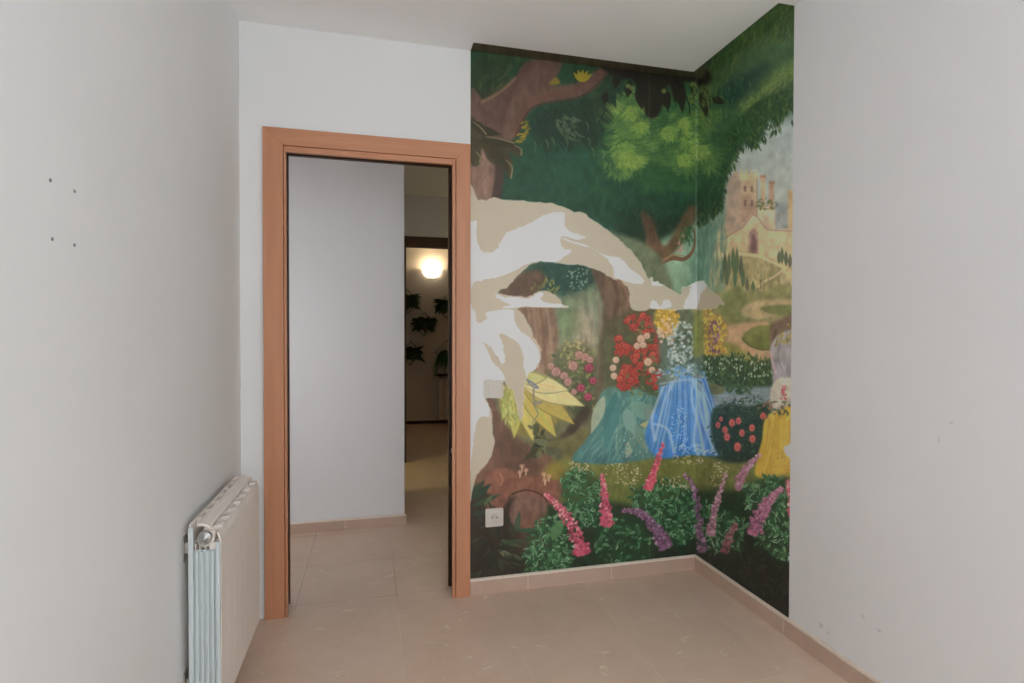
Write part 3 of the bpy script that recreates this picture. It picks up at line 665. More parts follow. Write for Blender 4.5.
NOTCH = [[(791, 444), (786, 446), (783.5, 450), (786, 454), (788, 457), (792, 459)], [(791, 556), (788, 557.5), (792, 561)], [(794, 534), (790.5, 536), (793.5, 540)], [(796, 604), (790, 606), (789.5, 612), (796, 616)]]


def torn_mask(polys, smooth=True, feather=0.15):
    m = np.zeros((PH * S, PW * S))
    for p in polys:
        q = spline(p, 5, True)
        rr = np.random.RandomState(len(p) * 7 + 1)
        jit = rr.randn(len(q), 2) * .35 + np.repeat(rr.randn(len(q) // 3 + 1, 2), 3, 0)[:len(q)] * .45
        r = polymask(q + jit, feather)
        if r is None:
            continue
        y0, y1, x0, x1, k = r
        m[y0:y1, x0:x1] = np.maximum(m[y0:y1, x0:x1], k)
    return m

# ------------------------------------------------------------------ helpers
def srgb(r, g, b):
    f = lambda c: c / 12.92 if c <= .04045 else ((c + .055) / 1.055) ** 2.4
    return (f(r / 255), f(g / 255), f(b / 255), 1)


def box(bm, x0, x1, y0, y1, z0, z1, mi=0, bevel=0.0):
    vs = [bm.verts.new((x, y, z)) for x in (x0, x1) for y in (y0, y1) for z in (z0, z1)]
    fs = [bm.faces.new([vs[i] for i in q]) for q in ((0, 1, 3, 2), (4, 6, 7, 5), (0, 4, 5, 1), (2, 3, 7, 6), (0, 2, 6, 4), (1, 5, 7, 3))]
    for f in fs:
        f.material_index = mi
    if bevel:
        es = list({e for f in fs for e in f.edges})
        r = bmesh.ops.bevel(bm, geom=es, offset=bevel, segments=2, affect='EDGES', profile=.5)
        for f in r['faces']:
            f.material_index = mi
    return fs


def prism(bm, outline, axis, a, b, mi=0):
    """extrude a 2-D outline along axis from a to b; outline order: remaining axes in xyz order"""
    def mk(p, t):
        return {0: (t, p[0], p[1]), 1: (p[0], t, p[1]), 2: (p[0], p[1], t)}[axis]
    A = [bm.verts.new(mk(p, a)) for p in outline]
    B = [bm.verts.new(mk(p, b)) for p in outline]
    n = len(outline)
    fs = [bm.faces.new([A[i], A[(i + 1) % n], B[(i + 1) % n], B[i]]) for i in range(n)]
    fs += [bm.faces.new(A), bm.faces.new(B[::-1])]
    for f in fs:
        f.material_index = mi
    return fs


def tube(bm, pts, r, seg=8, mi=0, closed=False):
    pts = [Vector(p) for p in pts]
    n = len(pts)
    rings = []
    for i, p in enumerate(pts):
        if closed:
            d = (pts[(i + 1) % n] - pts[i - 1]).normalized()
        else:
            d = (pts[min(i + 1, n - 1)] - pts[max(i - 1, 0)]).normalized()
        a = d.cross(Vector((0, 0, 1)) if abs(d.z) < .9 else Vector((1, 0, 0))).normalized()
        b = d.cross(a)
        rings.append([bm.verts.new(p + (a * math.cos(2 * PI * k / seg) + b * math.sin(2 * PI * k / seg)) * r) for k in range(seg)])
    for i in range(n if closed else n - 1):
        A, B = rings[i], rings[(i + 1) % n]
        for k in range(seg):
            f = bm.faces.new([A[k], A[(k + 1) % seg], B[(k + 1) % seg], B[k]])
            f.material_index = mi
            f.smooth = True
    if not closed:
        bm.faces.new(rings[0][::-1]).material_index = mi
        bm.faces.new(rings[-1]).material_index = mi


def lathe(bm, prof, origin, axis, seg=32, mi=0, sweep=2 * PI, ref=None):
    """revolve (radius, height) profile around axis through origin"""
    ax = Vector(axis).normalized()
    a = Vector(ref).normalized() if ref else ax.cross(Vector((0, 0, 1)) if abs(ax.z) < .9 else Vector((1, 0, 0))).normalized()
    b = ax.cross(a)
    full = abs(sweep - 2 * PI) < 1e-6
    cols = seg if full else seg + 1
    o = Vector(origin)
    g = [[bm.verts.new(o + ax * h + (a * math.cos(sweep * k / seg) + b * math.sin(sweep * k / seg)) * max(r, 1e-5)) for r, h in prof] for k in range(cols)]
    for k in range(seg):
        A, B = g[k], g[(k + 1) % cols]
        for i in range(len(prof) - 1):
            f = bm.faces.new([A[i], A[i + 1], B[i + 1], B[i]])
            f.material_index = mi
            f.smooth = True


def obj(name, bm, mats, parent=None, smooth=False):
    bmesh.ops.remove_doubles(bm, verts=bm.verts, dist=1e-6)
    bmesh.ops.recalc_face_normals(bm, faces=bm.faces)
    me = bpy.data.meshes.new(name)
    bm.to_mesh(me)
    bm.free()
    for m in (mats if isinstance(mats, (list, tuple)) else [mats]):
        me.materials.append(m)
    o = bpy.data.objects.new(name, me)
    C.objects.link(o)
    if parent:
        o.parent = parent
        o.matrix_parent_inverse = parent.matrix_basis.inverted()
    return o


def tag(o, label, cat, group=None, kind=None):
    o['label'] = label
    o['category'] = cat
    if group:
        o['group'] = group
    if kind:
        o['kind'] = kind
    return o


def thing(name, label, cat, loc, group=None, kind=None):
    o = bpy.data.objects.new(name, None)
    C.objects.link(o)
    o.location = loc
    o.empty_display_size = .05
    o.matrix_basis = Matrix.Translation(loc)
    return tag(o, label, cat, group, kind)


def copy_tree(o, parent=None):
    c = o.copy()
    C.objects.link(c)
    if parent:
        c.parent = parent
        c.matrix_parent_inverse = o.matrix_parent_inverse.copy()
    for ch in list(o.children):
        copy_tree(ch, c)
    return c


# ------------------------------------------------------------------ materials
class G:
    """small node-graph helper"""
    def __init__(self, name):
        self.m = bpy.data.materials.new(name)
        self.m.use_nodes = True
        self.t = self.m.node_tree
        self.b = self.t.nodes['Principled BSDF']

    def n(self, kind, **kw):
        x = self.t.nodes.new(kind)
        for k, v in kw.items():
            setattr(x, k, v)
        return x

    def l(self, a, b):
        self.t.links.new(a, b)

    def val(self, s, v):
        if hasattr(v, 'default_value') or isinstance(v, bpy.types.NodeSocket):
            self.l(v, s)
        else:
            s.default_value = v

    def math(self, op, a, b=0.0, c=None):
        x = self.n('ShaderNodeMath', operation=op)
        self.val(x.inputs[0], a)
        self.val(x.inputs[1], b)
        if c is not None:
            self.val(x.inputs[2], c)
        return x.outputs[0]

    def mix(self, fac, a, b, blend='MIX'):
        x = self.n('ShaderNodeMix', data_type='RGBA', blend_type=blend)
        self.val(x.inputs[0], fac)
        self.val(x.inputs[6], a)
        self.val(x.inputs[7], b)
        return x.outputs[2]

    def noise(self, vec, scale, detail=3.0, rough=.55, dist=0.0):
        x = self.n('ShaderNodeTexNoise')
        self.l(vec, x.inputs['Vector'])
        x.inputs['Scale'].default_value = scale
        x.inputs['Detail'].default_value = detail
        x.inputs['Roughness'].default_value = rough
        x.inputs['Distortion'].default_value = dist
        return x.outputs['Fac']

    def ramp(self, fac, *stops):
        x = self.n('ShaderNodeValToRGB')
        e = x.color_ramp.elements
        while len(e) < len(stops):
            e.new(.5)
        for i, (p, c) in enumerate(stops):
            e[i].position = p
            e[i].color = c if len(c) == 4 else (*c, 1)
        self.l(fac, x.inputs[0])
        return x.outputs[0]

    def pos(self, scale=None):
        o = self.n('ShaderNodeTexCoord').outputs['Object']
        if scale:
            mp = self.n('ShaderNodeMapping')
            self.l(o, mp.inputs[0])
            mp.inputs['Scale'].default_value = scale
            o = mp.outputs[0]
        return o

    def bump(self, h, strength=.2, dist=.002):
        x = self.n('ShaderNodeBump')
        x.inputs['Strength'].default_value = strength
        x.inputs['Distance'].default_value = dist
        self.l(h, x.inputs['Height'])
        self.l(x.outputs[0], self.b.inputs['Normal'])

    def done(self, base=None, rough=.5, metal=0.0, spec=.5):
        if base is not None:
            self.val(self.b.inputs['Base Color'], base)
        self.val(self.b.inputs['Roughness'], rough)
        self.b.inputs['Metallic'].default_value = metal
        self.b.inputs['Specular IOR Level'].default_value = spec
        return self.m


def k(c, s):
    return (min(c[0] * s, 1), min(c[1] * s, 1), min(c[2] * s, 1), 1)


def painted(name, c, rough=.85, marks=()):
    g = G(name)
    p = g.pos()
    big = g.noise(p, 1.3, 3)
    fine = g.noise(p, 160, 2)
    colr = g.mix(g.ramp(big, (.3, (0, 0, 0)), (.7, (1, 1, 1))), k(c, .975), k(c, 1.02))
    for (pt, sx, amount) in marks:
        v = g.n('ShaderNodeVectorMath', operation='SUBTRACT')
        g.l(p, v.inputs[0])
        v.inputs[1].default_value = pt
        s = g.n('ShaderNodeVectorMath', operation='MULTIPLY')
        g.l(v.outputs[0], s.inputs[0])
        s.inputs[1].default_value = sx
        ln = g.n('ShaderNodeVectorMath', operation='LENGTH')
        g.l(s.outputs[0], ln.inputs[0])
        d = g.math('ADD', ln.outputs['Value'], g.math('MULTIPLY', g.noise(p, 90, 3), .9))
        f = g.math('MULTIPLY', g.math('SUBTRACT', 1.0, g.math('MINIMUM', d, 1.0)), amount)
        colr = g.mix(f, colr, srgb(96, 92, 92))
    g.bump(fine, .12, .0006)
    return g.done(colr, rough, spec=.25)


def wood(name, c1, c2, along=2, rough=.42):
    g = G(name)
    sc = [26, 26, 26]
    sc[along] = 1.6
    p = g.pos(tuple(sc))
    a = g.noise(p, 1.0, 5, .6, .4)
    b = g.noise(p, 4.0, 3, .6)
    f = g.math('ADD', g.math('MULTIPLY', a, .75), g.math('MULTIPLY', b, .25))
    return g.done(g.ramp(f, (.32, c1), (.66, c2)), rough, spec=.4)


def tile_base(g, p, light, dark, vein=.4):
    a = g.noise(p, 2.2, 5, .6, .5)
    b = g.noise(p, 14, 4, .6)
    f = g.math('ADD', g.math('MULTIPLY', a, .65), g.math('MULTIPLY', b, .35))
    c = g.ramp(f, (.34, dark), (.64, light))
    # pale calcite dashes
    mp = g.n('ShaderNodeMapping')
    g.l(p, mp.inputs[0])
    mp.inputs['Rotation'].default_value = (0, 0, .35)
    mp.inputs['Scale'].default_value = (1, 3.2, 1)
    n = g.noise(mp.outputs[0], 6.0, 2, .5, .6)
    thin = g.math('LESS_THAN', g.math('ABSOLUTE', g.math('SUBTRACT', n, .5)), .010)
    patch = g.math('GREATER_THAN', g.noise(p, 9.0, 1), .625)
    return g.mix(g.math('MULTIPLY', g.math('MULTIPLY', thin, patch), vein), c, k(light, 1.6))


FL, FD = srgb(229, 203, 183), srgb(217, 190, 168)


def floor_material():
    g = G('beige marble floor tiles')
    p = g.pos()
    sx = g.n('ShaderNodeSeparateXYZ')
    g.l(p, sx.inputs[0])
    X, Y = sx.outputs[0], sx.outputs[1]
    hall = g.math('GREATER_THAN', Y, 2.552)
    dist = lambda v, o, per: g.math('ABSOLUTE', g.math('SUBTRACT', g.math('PINGPONG', g.math('SUBTRACT', v, o - 50 * per), per / 2), 0.0))
    jx = dist(X, .11, .4375)
    jr = dist(Y, 2.087, .4455)
    jh = dist(Y, 3.03, .4375)
    jy = g.math('ADD', g.math('MULTIPLY', jr, g.math('SUBTRACT', 1.0, hall)), g.math('MULTIPLY', jh, hall))
    jt = g.math('ABSOLUTE', g.math('SUBTRACT', Y, 2.552))
    d = g.math('MINIMUM', g.math('MINIMUM', jx, jy), jt)
    line = g.math('LESS_THAN', d, .0016)
    tid = g.n('ShaderNodeTexWhiteNoise', noise_dimensions='2D')
    cb = g.n('ShaderNodeCombineXYZ')
    g.l(g.math('FLOOR', g.math('DIVIDE', g.math('SUBTRACT', X, .11), .4375)), cb.inputs[0])
    g.l(g.math('FLOOR', g.math('DIVIDE', g.math('SUBTRACT', Y, 2.087), .4455)), cb.inputs[1])
    g.l(cb.outputs[0], tid.inputs['Vector'])
    base = tile_base(g, p, FL, FD)
    base = g.mix(g.math('MULTIPLY', tid.outputs['Value'], .12), base, srgb(178, 150, 132))
    grout_fade = g.ramp(g.noise(p, 3.5, 2), (.42, (.08, .08, .08)), (.62, (.8, .8, .8)))
    gc = g.mix(hall, srgb(228, 208, 190), srgb(140, 116, 100))
    c = g.mix(g.math('MULTIPLY', line, grout_fade), base, gc)
    g.bump(g.math('MINIMUM', g.math('MULTIPLY', d, 300), 1.0), .15, .001)
    r = g.ramp(g.noise(p, 5, 3), (.3, (.30, .30, .30)), (.7, (.42, .42, .42)))
    return g.done(c, r, spec=.45)


def skirting_material():
    g = G('beige marble skirting tile')
    return g.done(tile_base(g, g.pos(), srgb(206, 178, 160), srgb(192, 164, 146), .1), .38, spec=.45)


def plain(name, c, rough=.5, metal=0.0, spec=.5, var=.06, scale=30):
    g = G(name)
    n = g.noise(g.pos(), scale, 3)
    return g.done(g.mix(n, k(c, 1 - var), k(c, 1 + var)), rough, metal, spec)


M = {}
M['wall'] = painted('white matt wall paint', (.83, .83, .83))
M['wall_left'] = M['wall']
M['wall_right'] = painted('white matt wall paint scuffed', (.84, .838, .85), marks=(
    ((XR, 1.688, .130), (1, 55, 48), .9), ((XR, 1.655, .118), (1, 70, 60), .5), ((XR, 1.45, .235), (1, 40, 70), .5),
    ((XR, 1.51, .25), (1, 60, 40), .35), ((XR, 1.225, .955), (1, 60, 120), .5), ((XR, 1.26, .90), (1, 90, 40), .35)))
M['ceil'] = painted('white matt ceiling paint', (.90, .90, .90))
M['floor'] = floor_material()
M['skirt'] = skirting_material()
M['grout'] = plain('pale grout', srgb(236, 222, 208), .8)
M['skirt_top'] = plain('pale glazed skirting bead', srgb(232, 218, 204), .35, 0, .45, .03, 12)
M['wood'] = wood('varnished beech', srgb(192, 132, 98), srgb(206, 147, 112))
M['woodh'] = wood('varnished beech lying', srgb(192, 132, 98), srgb(206, 147, 112), along=0)
M['dark_wood'] = wood('dark brown wood', srgb(62, 40, 26), srgb(80, 54, 36))
M['slot'] = plain('dark pocket lining', srgb(52, 30, 20), .8)
M['steel'] = plain('brushed steel', (.62, .60, .58, 1), .35, 1.0)
M['chrome'] = plain('chrome', (.50, .50, .49, 1), .42, 1.0)
M['enamel'] = plain('cream radiator enamel', srgb(243, 234, 226), .4, 0, .45, .02)
M['enamel_side'] = plain('white radiator casting', srgb(208, 216, 218), .45, 0, .4, .02)
M['plastic'] = plain('white switch plastic', srgb(214, 206, 196), .4, 0, .45, .015)
M['hole'] = plain('dark recess', srgb(40, 36, 34), .8)
M['plug'] = plain('grey wall plug', srgb(140, 140, 142), .7)
M['paper'] = plain('beige paper backing', srgb(217, 205, 183), .9, 0, .2, .035, 18)
M['leaf'] = plain('dark green leaf', srgb(52, 74, 44), .5, 0, .3, .35, 40)
M['leaf_b'] = plain('green strap leaf', srgb(64, 104, 62), .5, 0, .3, .3, 40)
M['pot'] = plain('brown clay pot', srgb(104, 76, 58), .7)
M['wire'] = plain('dark wire', srgb(58, 50, 42), .5)
M['hall'] = painted('white hall paint', (.80, .795, .79))
M['warm'] = painted('cream paint', (.66, .60, .53))
M['brown_floor'] = plain('brown floor tiles', srgb(150, 122, 96), .5, 0, .4, .1, 6)
M['white_pvc'] = plain('white window frame', srgb(236, 236, 234), .4, 0, .4, .02)


def emit(name, c, s):
    g = G(name)
    g.b.inputs['Base Color'].default_value = (.9, .88, .82, 1)
    g.b.inputs['Emission Color'].default_value = c
    g.b.inputs['Emission Strength'].default_value = s
    n = g.noise(g.pos(), 20, 2)
    g.l(g.mix(n, (.88, .86, .8, 1), (.92, .9, .85, 1)), g.b.inputs['Base Color'])
    return g.m


def glass_material():
    g = G('window glass')
    g.b.inputs['Transmission Weight'].default_value = 1
    g.b.inputs['IOR'].default_value = 1.02
    n = g.noise(g.pos(), 3, 2)
    g.l(g.ramp(n, (0, (.98, 1, 1)), (1, (1, 1, 1))), g.b.inputs['Base Color'])
    g.b.inputs['Roughness'].default_value = 0
    return g.m


def mural_material():
    g = G('printed forest wallpaper')
    a = g.n('ShaderNodeAttribute', attribute_name='paint')
    g.bump(g.noise(g.pos(), 220, 2), .06, .0004)
    return g.done(a.outputs['Color'], .42, spec=.35)


M['mural'] = mural_material()

# ------------------------------------------------------------------ the setting
T = .10


def struct(name, boxes, mat, label=None, cat=None):
    bm = bmesh.new()
    for b in boxes:
        box(bm, *b)
    o = obj(name, bm, mat)
    o['kind'] = 'structure'
    if label:
        o['label'] = label
        o['category'] = cat
    return o


DX0, DX1, DZ = -.348, .356, 1.972        # clear opening of the doorway
struct('floor', [(-2.6, 2.9, YN - T, YE + T, -.08, 0)], M['floor'], 'beige marble tiled floor running from room into hall', 'floor')
struct('ceiling', [(-2.6, 2.9, YN - T, YE + T, ZC, ZC + .08)], M['ceil'], 'plain white ceiling', 'ceiling')
struct('wall_left', [(XL - T, XL, YN - T, YF, 0, ZC)], M['wall_left'], 'white left wall with four small holes', 'wall')
struct('wall_right', [(XR, XR + T, YN - T, YF, 0, ZC)], M['wall_right'], 'white right wall beside the mural', 'wall')
o = struct('wall_back', [(-2.6, DX0 - .05, YF, YH0, 0, ZC), (DX1 + .05, 2.9, YF, YH0, 0, ZC), (DX0 - .05, DX1 + .05, YF, YH0, DZ + .05, ZC)], M['wall'],
           'white wall around the doorway', 'wall')
WX0, WX1, WZ0, WZ1 = -.10, 1.25, .95, 2.2
struct('wall_front', [(XL - T, WX0, YN - T, YN, 0, ZC), (WX1, XR + T, YN - T, YN, 0, ZC), (WX0, WX1, YN - T, YN, 0, WZ0), (WX0, WX1, YN - T, YN, WZ1, ZC)], M['wall'],
       'white wall with the window', 'wall')
# hall, side room and far room behind the doorway
struct('wall_hall', [(-2.6, XH, YH1, YH1 + T, 0, ZC)], M['hall'], 'white hall wall seen through the doorway', 'wall')
struct('wall_hall_left', [(-2.7, -2.6, YH0, YD, 0, ZC)], M['hall'])
struct('wall_corridor', [(XH - T, XH, YH1 + T, 4.311, 0, ZC), (XH - T, XH, 5.15, YD, 0, ZC), (XH - T, XH, 4.311, 5.15, 2.03, ZC)], M['hall'])
struct('wall_hall_right', [(1.5, 1.6, YH0, YD, 0, ZC)], M['hall'])
FX0, FX1, FZ = .313, 1.10, 2.026
struct('wall_far', [(-2.6, FX0 - .03, YD, YD + T, 0, ZC), (FX1 + .03, 2.9, YD, YD + T, 0, ZC), (FX0 - .03, FX1 + .03, YD, YD + T, FZ + .03, ZC)], M['hall'],
       'shaded wall around the far doorway', 'wall')
struct('wall_end', [(-.9, 2.9, YE, YE + T, 0, ZC)], M['warm'], 'cream end wall with hanging planters', 'wall')
struct('wall_end_left', [(-.9, -.8, YD + T, YE, 0, ZC)], M['warm'])
struct('wall_end_right', [(2.4, 2.5, YD + T, YE, 0, ZC)], M['warm'])


def skirting(name, axis, a, b, face, sign, joints, h=.0747, t=.012, label=None):
    """tiled skirting: profile extruded along axis; face = wall plane, sign = direction into the room"""
    prof = [(0, 0), (t, 0), (t, h - .016), (t - .0015, h - .0145), (t - .0015, h - .0125), (t, h - .011), (t - .001, h - .003), (t - .004, h), (0, h)]
    bm = bmesh.new()
    cuts = [a]
    for j in sorted(joints):
        if a < j < b:
            cuts += [j - .0011, j + .0011]
    cuts.append(b)
    for i in range(len(cuts) - 1):
        gr = i % 2 == 1
        pr = [(face + sign * (d * (1.02 if gr else 1)), z) for d, z in prof]
        fs = prism(bm, pr, axis, cuts[i], cuts[i + 1], 1 if gr else 0)
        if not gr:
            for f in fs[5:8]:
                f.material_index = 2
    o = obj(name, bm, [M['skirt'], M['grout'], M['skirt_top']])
    o['kind'] = 'structure'
    if label:
        o['label'] = label
        o['category'] = 'baseboard'
    return o


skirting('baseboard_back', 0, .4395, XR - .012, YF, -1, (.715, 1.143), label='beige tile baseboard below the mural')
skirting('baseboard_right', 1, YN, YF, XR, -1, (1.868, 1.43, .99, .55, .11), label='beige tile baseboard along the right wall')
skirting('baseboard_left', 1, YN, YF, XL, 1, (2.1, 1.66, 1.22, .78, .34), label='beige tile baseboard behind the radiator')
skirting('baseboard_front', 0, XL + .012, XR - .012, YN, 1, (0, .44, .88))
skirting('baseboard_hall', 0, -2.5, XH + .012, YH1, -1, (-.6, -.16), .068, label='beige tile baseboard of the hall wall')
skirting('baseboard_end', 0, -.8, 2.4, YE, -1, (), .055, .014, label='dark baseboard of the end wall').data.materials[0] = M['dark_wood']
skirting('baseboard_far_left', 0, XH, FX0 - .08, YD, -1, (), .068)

# window behind the viewer: frame, two sashes with panes
w = thing('window_1', 'white two sash window behind the viewer', 'window', ((WX0 + WX1) / 2, YN - .05, WZ0), kind='structure')
bm = bmesh.new()
for b in ((WX0, WX1, WZ0, WZ0 + .05), (WX0, WX1, WZ1 - .05, WZ1), (WX0, WX0 + .05, WZ0 + .05, WZ1 - .05), (WX1 - .05, WX1, WZ0 + .05, WZ1 - .05), ((WX0 + WX1) / 2 - .03, (WX0 + WX1) / 2 + .03, WZ0 + .05, WZ1 - .05)):
    box(bm, b[0], b[1], YN - .075, YN - .03, b[2], b[3])
obj('window_frame', bm, M['white_pvc'], w)
bm = bmesh.new()
for x0, x1 in ((WX0 + .05, (WX0 + WX1) / 2 - .03), ((WX0 + WX1) / 2 + .03, WX1 - .05)):
    box(bm, x0, x1, YN - .056, YN - .052, WZ0 + .05, WZ1 - .05)
obj('pane', bm, glass_material(), w)

# ------------------------------------------------------------------ doorway casing
d = thing('door_1', 'beech wood door frame of the open pocket doorway left of the mural', 'door frame', (0, YF, 0), kind='structure')
CX0, CX1, CZ = -.438, .4376, 2.0692      # outer edge of the casing
IX0, IX1, IZ = -.359, .372, 1.998        # inner edge of the flat board
fy = 2.4925


def mitre(bm, side, fy0, fy1, inset0, inset1):
    """one mitred board between two offset outlines; inset 0 = outer edge, 1 = board's inner edge, 2 = opening"""
    ox = {0: (CX0, CX1, CZ), 1: (IX0, IX1, IZ), 3: (IX0 + .0018, IX1 - .0018, IZ - .0018), 2: (DX0, DX1, DZ)}
    a, b = ox[inset0], ox[inset1]
    if side == 'L':
        q = [(a[0], 0), (b[0], 0), (b[0], b[2]), (a[0], a[2])]
    elif side == 'R':
        q = [(a[1], 0), (a[1], a[2]), (b[1], b[2]), (b[1], 0)]
    else:
        q = [(a[0], a[2]), (b[0], b[2]), (b[1], b[2]), (a[1], a[2])]
    fs = prism(bm, q, 1, fy0, fy1)
    es = list({e for f in fs for e in f.edges})
    bmesh.ops.bevel(bm, geom=es, offset=.0012, segments=1, affect='EDGES')


for side in 'LRT':
    bm = bmesh.new()
    mitre(bm, side, fy, YF, 0, 1)
    obj('casing', bm, M['woodh' if side == 'T' else 'wood'], d)
    bm = bmesh.new()
    mitre(bm, side, fy + .004, YF + .006, 3, 2)          # inner bead
    obj('inner_bead', bm, M['woodh' if side == 'T' else 'wood'], d)
    bm = bmesh.new()                                        # hall-side lip of the slot
    a = {'L': (DX0 - .05, DX0 - .007, 0, DZ + .022), 'R': (DX1 - .002, DX1 + .05, 0, DZ + .022), 'T': (DX0 - .05, DX1 + .05, DZ + .022, DZ + .05)}[side]
    box(bm, a[0], a[1], YH0 - .014, YH0 + .004, a[2], a[3])
    obj('hall_bead', bm, M['dark_wood'], d)
    bm = bmesh.new()                                        # dark lining at the bottom of the slot
    a = {'L': (DX0 - .05, DX0 - .018, 0, DZ + .05), 'R': (DX1 + .018, DX1 + .05, 0, DZ + .05), 'T': (DX0 - .018, DX1 + .018, DZ + .03, DZ + .05)}[side]
    box(bm, a[0], a[1], YF + .006, YH0 - .014, a[2], a[3])
    obj('slot_lining', bm, M['slot'], d)
bm = bmesh.new()
box(bm, DX1 + .001, DX1 + .013, YF + .018, YF + .045, .655, .675, bevel=.003)
tag_o = obj('latch', bm, M['steel'], d)
tag_o['label'] = 'small steel latch'

# dark far doorway
d2 = thing('door_2', 'dark brown door frame at the far end of the corridor', 'door frame', (FX0, YD, 0), kind='structure')
for nm, b in (('casing', (FX0 - .09, FX0, 0, FZ)), ('casing', (FX1, FX1 + .09, 0, FZ)), ('casing', (FX0 - .09, FX1 + .09, FZ, FZ + .088))):
    bm = bmesh.new()
    box(bm, b[0], b[1], YD - .016, YD, b[2], b[3], bevel=.003)
    obj(nm, bm, M['dark_wood'], d2)
for b in ((FX0 - .03, FX0, 0, FZ), (FX1, FX1 + .03, 0, FZ), (FX0 - .03, FX1 + .03, FZ, FZ + .03)):
    bm = bmesh.new()
    box(bm, b[0], b[1], YD, YD + T + .01, b[2], b[3])
    obj('jamb', bm, M['dark_wood'], d2)

# ------------------------------------------------------------------ wallpaper
paint_mural()
TM = torn_mask(TORN)
BM_ = torn_mask(BARE)
NM = torn_mask(NOTCH)
_soft = blur(TM, 2.0)
rim = np.clip((_soft - .06) / .3, 0, 1) * .55
IMG[:] = IMG * (1 - rim[:, :, None]) + col((214, 206, 190)) * rim[:, :, None]
LIN = np.where(IMG <= .04045, IMG / 12.92, ((IMG + .055) / 1.055) ** 2.4)
INK_GAIN = 1.45


def sample(field, P):
    u, v = measure(P)
    x = np.clip((u - PX0) * S - .5, 0, PW * S - 1.001)
    y = np.clip((v - PY0) * S - .5, 0, PH * S - 1.001)
    xi, yi = x.astype(int), y.astype(int)
    fx, fy_ = x - xi, y - yi
    if field.ndim == 3:
        fx, fy_ = fx[:, None], fy_[:, None]
    return (field[yi, xi] * (1 - fx) + field[yi, xi + 1] * fx) * (1 - fy_) + (field[yi + 1, xi] * (1 - fx) + field[yi + 1, xi + 1] * fx) * fy_


def patch(o, e1, n1, e2, n2):
    """grid of (n1+1)x(n2+1) points spanned by two edges; returns points and quads"""
    a, b = np.meshgrid(np.linspace(0, 1, n1 + 1), np.linspace(0, 1, n2 + 1))
    P = np.array(o) + a.reshape(-1, 1) * np.array(e1) + b.reshape(-1, 1) * np.array(e2)
    i = np.arange(n1 * n2)
    r, c = i // n1, i % n1
    q = r * (n1 + 1) + c
    return P, np.stack([q, q + 1, q + n1 + 2, q + n1 + 1], 1)


def paper(name, patches, keep, mat, parent, colour=True):
    Ps, Qs, off = [], [], 0
    for P, Q in patches:
        Ps.append(P)
        Qs.append(Q + off)
        off += len(P)
    P, Q = np.concatenate(Ps), np.concatenate(Qs)
    cen = P[Q].mean(1)
    Q = Q[keep(cen)]
    used = np.unique(Q)
    idx = -np.ones(len(P), int)
    idx[used] = np.arange(len(used))
    P, Q = P[used], idx[Q]
    me = bpy.data.meshes.new(name)
    me.vertices.add(len(P))
    me.vertices.foreach_set('co', P.astype(np.float32).ravel())
    me.loops.add(len(Q) * 4)
    me.loops.foreach_set('vertex_index', Q.astype(np.int32).ravel())
    me.polygons.add(len(Q))
    me.polygons.foreach_set('loop_start', np.arange(0, len(Q) * 4, 4, dtype=np.int32))
    me.polygons.foreach_set('loop_total', np.full(len(Q), 4, np.int32))
    me.update(calc_edges=True)
    if colour:
        at = me.attributes.new('paint', 'FLOAT_COLOR', 'POINT')
        cdat = np.ones((len(P), 4), np.float32)
        cdat[:, :3] = np.clip(sample(LIN, P) * INK_GAIN, 0, .92)
        at.data.foreach_set('color', cdat.ravel())
    me.materials.append(mat)
    ob = bpy.data.objects.new(name, me)
    C.objects.link(ob)
    ob.parent = parent
    ob.matrix_parent_inverse = parent.matrix_basis.inverted()
    return ob


MX0, MSEAM, MZ0, MZS, MY1, FOLD = .4405, 1.357, .0735, 1.337, 1.8504, .073
STEP = .003
mural = thing('wall_mural', 'large torn wallpaper mural of a green enchanted forest covering the corner beside the doorway', 'mural', (MX0, YF, MZ0))


def wall_a(x0, x1, z0, z1, off):
    return patch((x0, YF - off, z0), (x1 - x0, 0, 0), int((x1 - x0) / STEP), (0, 0, z1 - z0), int((z1 - z0) / STEP))


def wall_b(y0, y1, z0, z1, off):
    return patch((XR - off, y0, z0), (0, y1 - y0, 0), int(abs(y1 - y0) / STEP), (0, 0, z1 - z0), int((z1 - z0) / STEP))


def fold_a(x0, x1, off):
    return patch((x0, YF - off, ZC - off), (x1 - x0, 0, 0), int((x1 - x0) / STEP), (0, -FOLD, 0), int(FOLD / STEP))


def fold_b(y0, y1, off):
    return patch((XR - off, y0, ZC - off), (0, y1 - y0, 0), int(abs(y1 - y0) / STEP), (-FOLD, 0, 0), int(FOLD / STEP))


t_at = lambda f, P: sample(f, P)
keep_print = lambda P: (t_at(TM, P) < .5) & (t_at(NM, P) < .5)
keep_back = lambda P: (t_at(TM, P) > .12) & ((t_at(BM_, P) < .5) | (t_at(TM, P) < .5)) & (t_at(NM, P) < .5)
o1, o2 = .0012, .0006
for up in (True, False):
    z0, z1 = (MZS, ZC - o1) if up else (MZ0, MZS)
    ps = [wall_a(MX0, MSEAM, z0, z1, o1)]
    if up:
        ps.append(fold_a(MX0, MSEAM, o1))
    s1 = paper('wallpaper_sheet', ps, keep_print, M['mural'], mural)
    ps = [wall_a(MSEAM, XR - o1, z0, z1, o1), wall_b(YF - o1, MY1, z0, z1, o1)]
    if up:
        ps += [fold_a(MSEAM, XR - o1, o1), fold_b(YF - o1 - FOLD, MY1, o1)]
    s2 = paper('wallpaper_sheet', ps, keep_print, M['mural'], mural)
    s1['label'] = 'sheet with the big tree bough and torn white arch' if up else 'sheet with the roses and the torn strip by the door'
    s2['label'] = 'sheet with the stone tower and canopy' if up else 'sheet with the waterfall, rose bush and lupins'
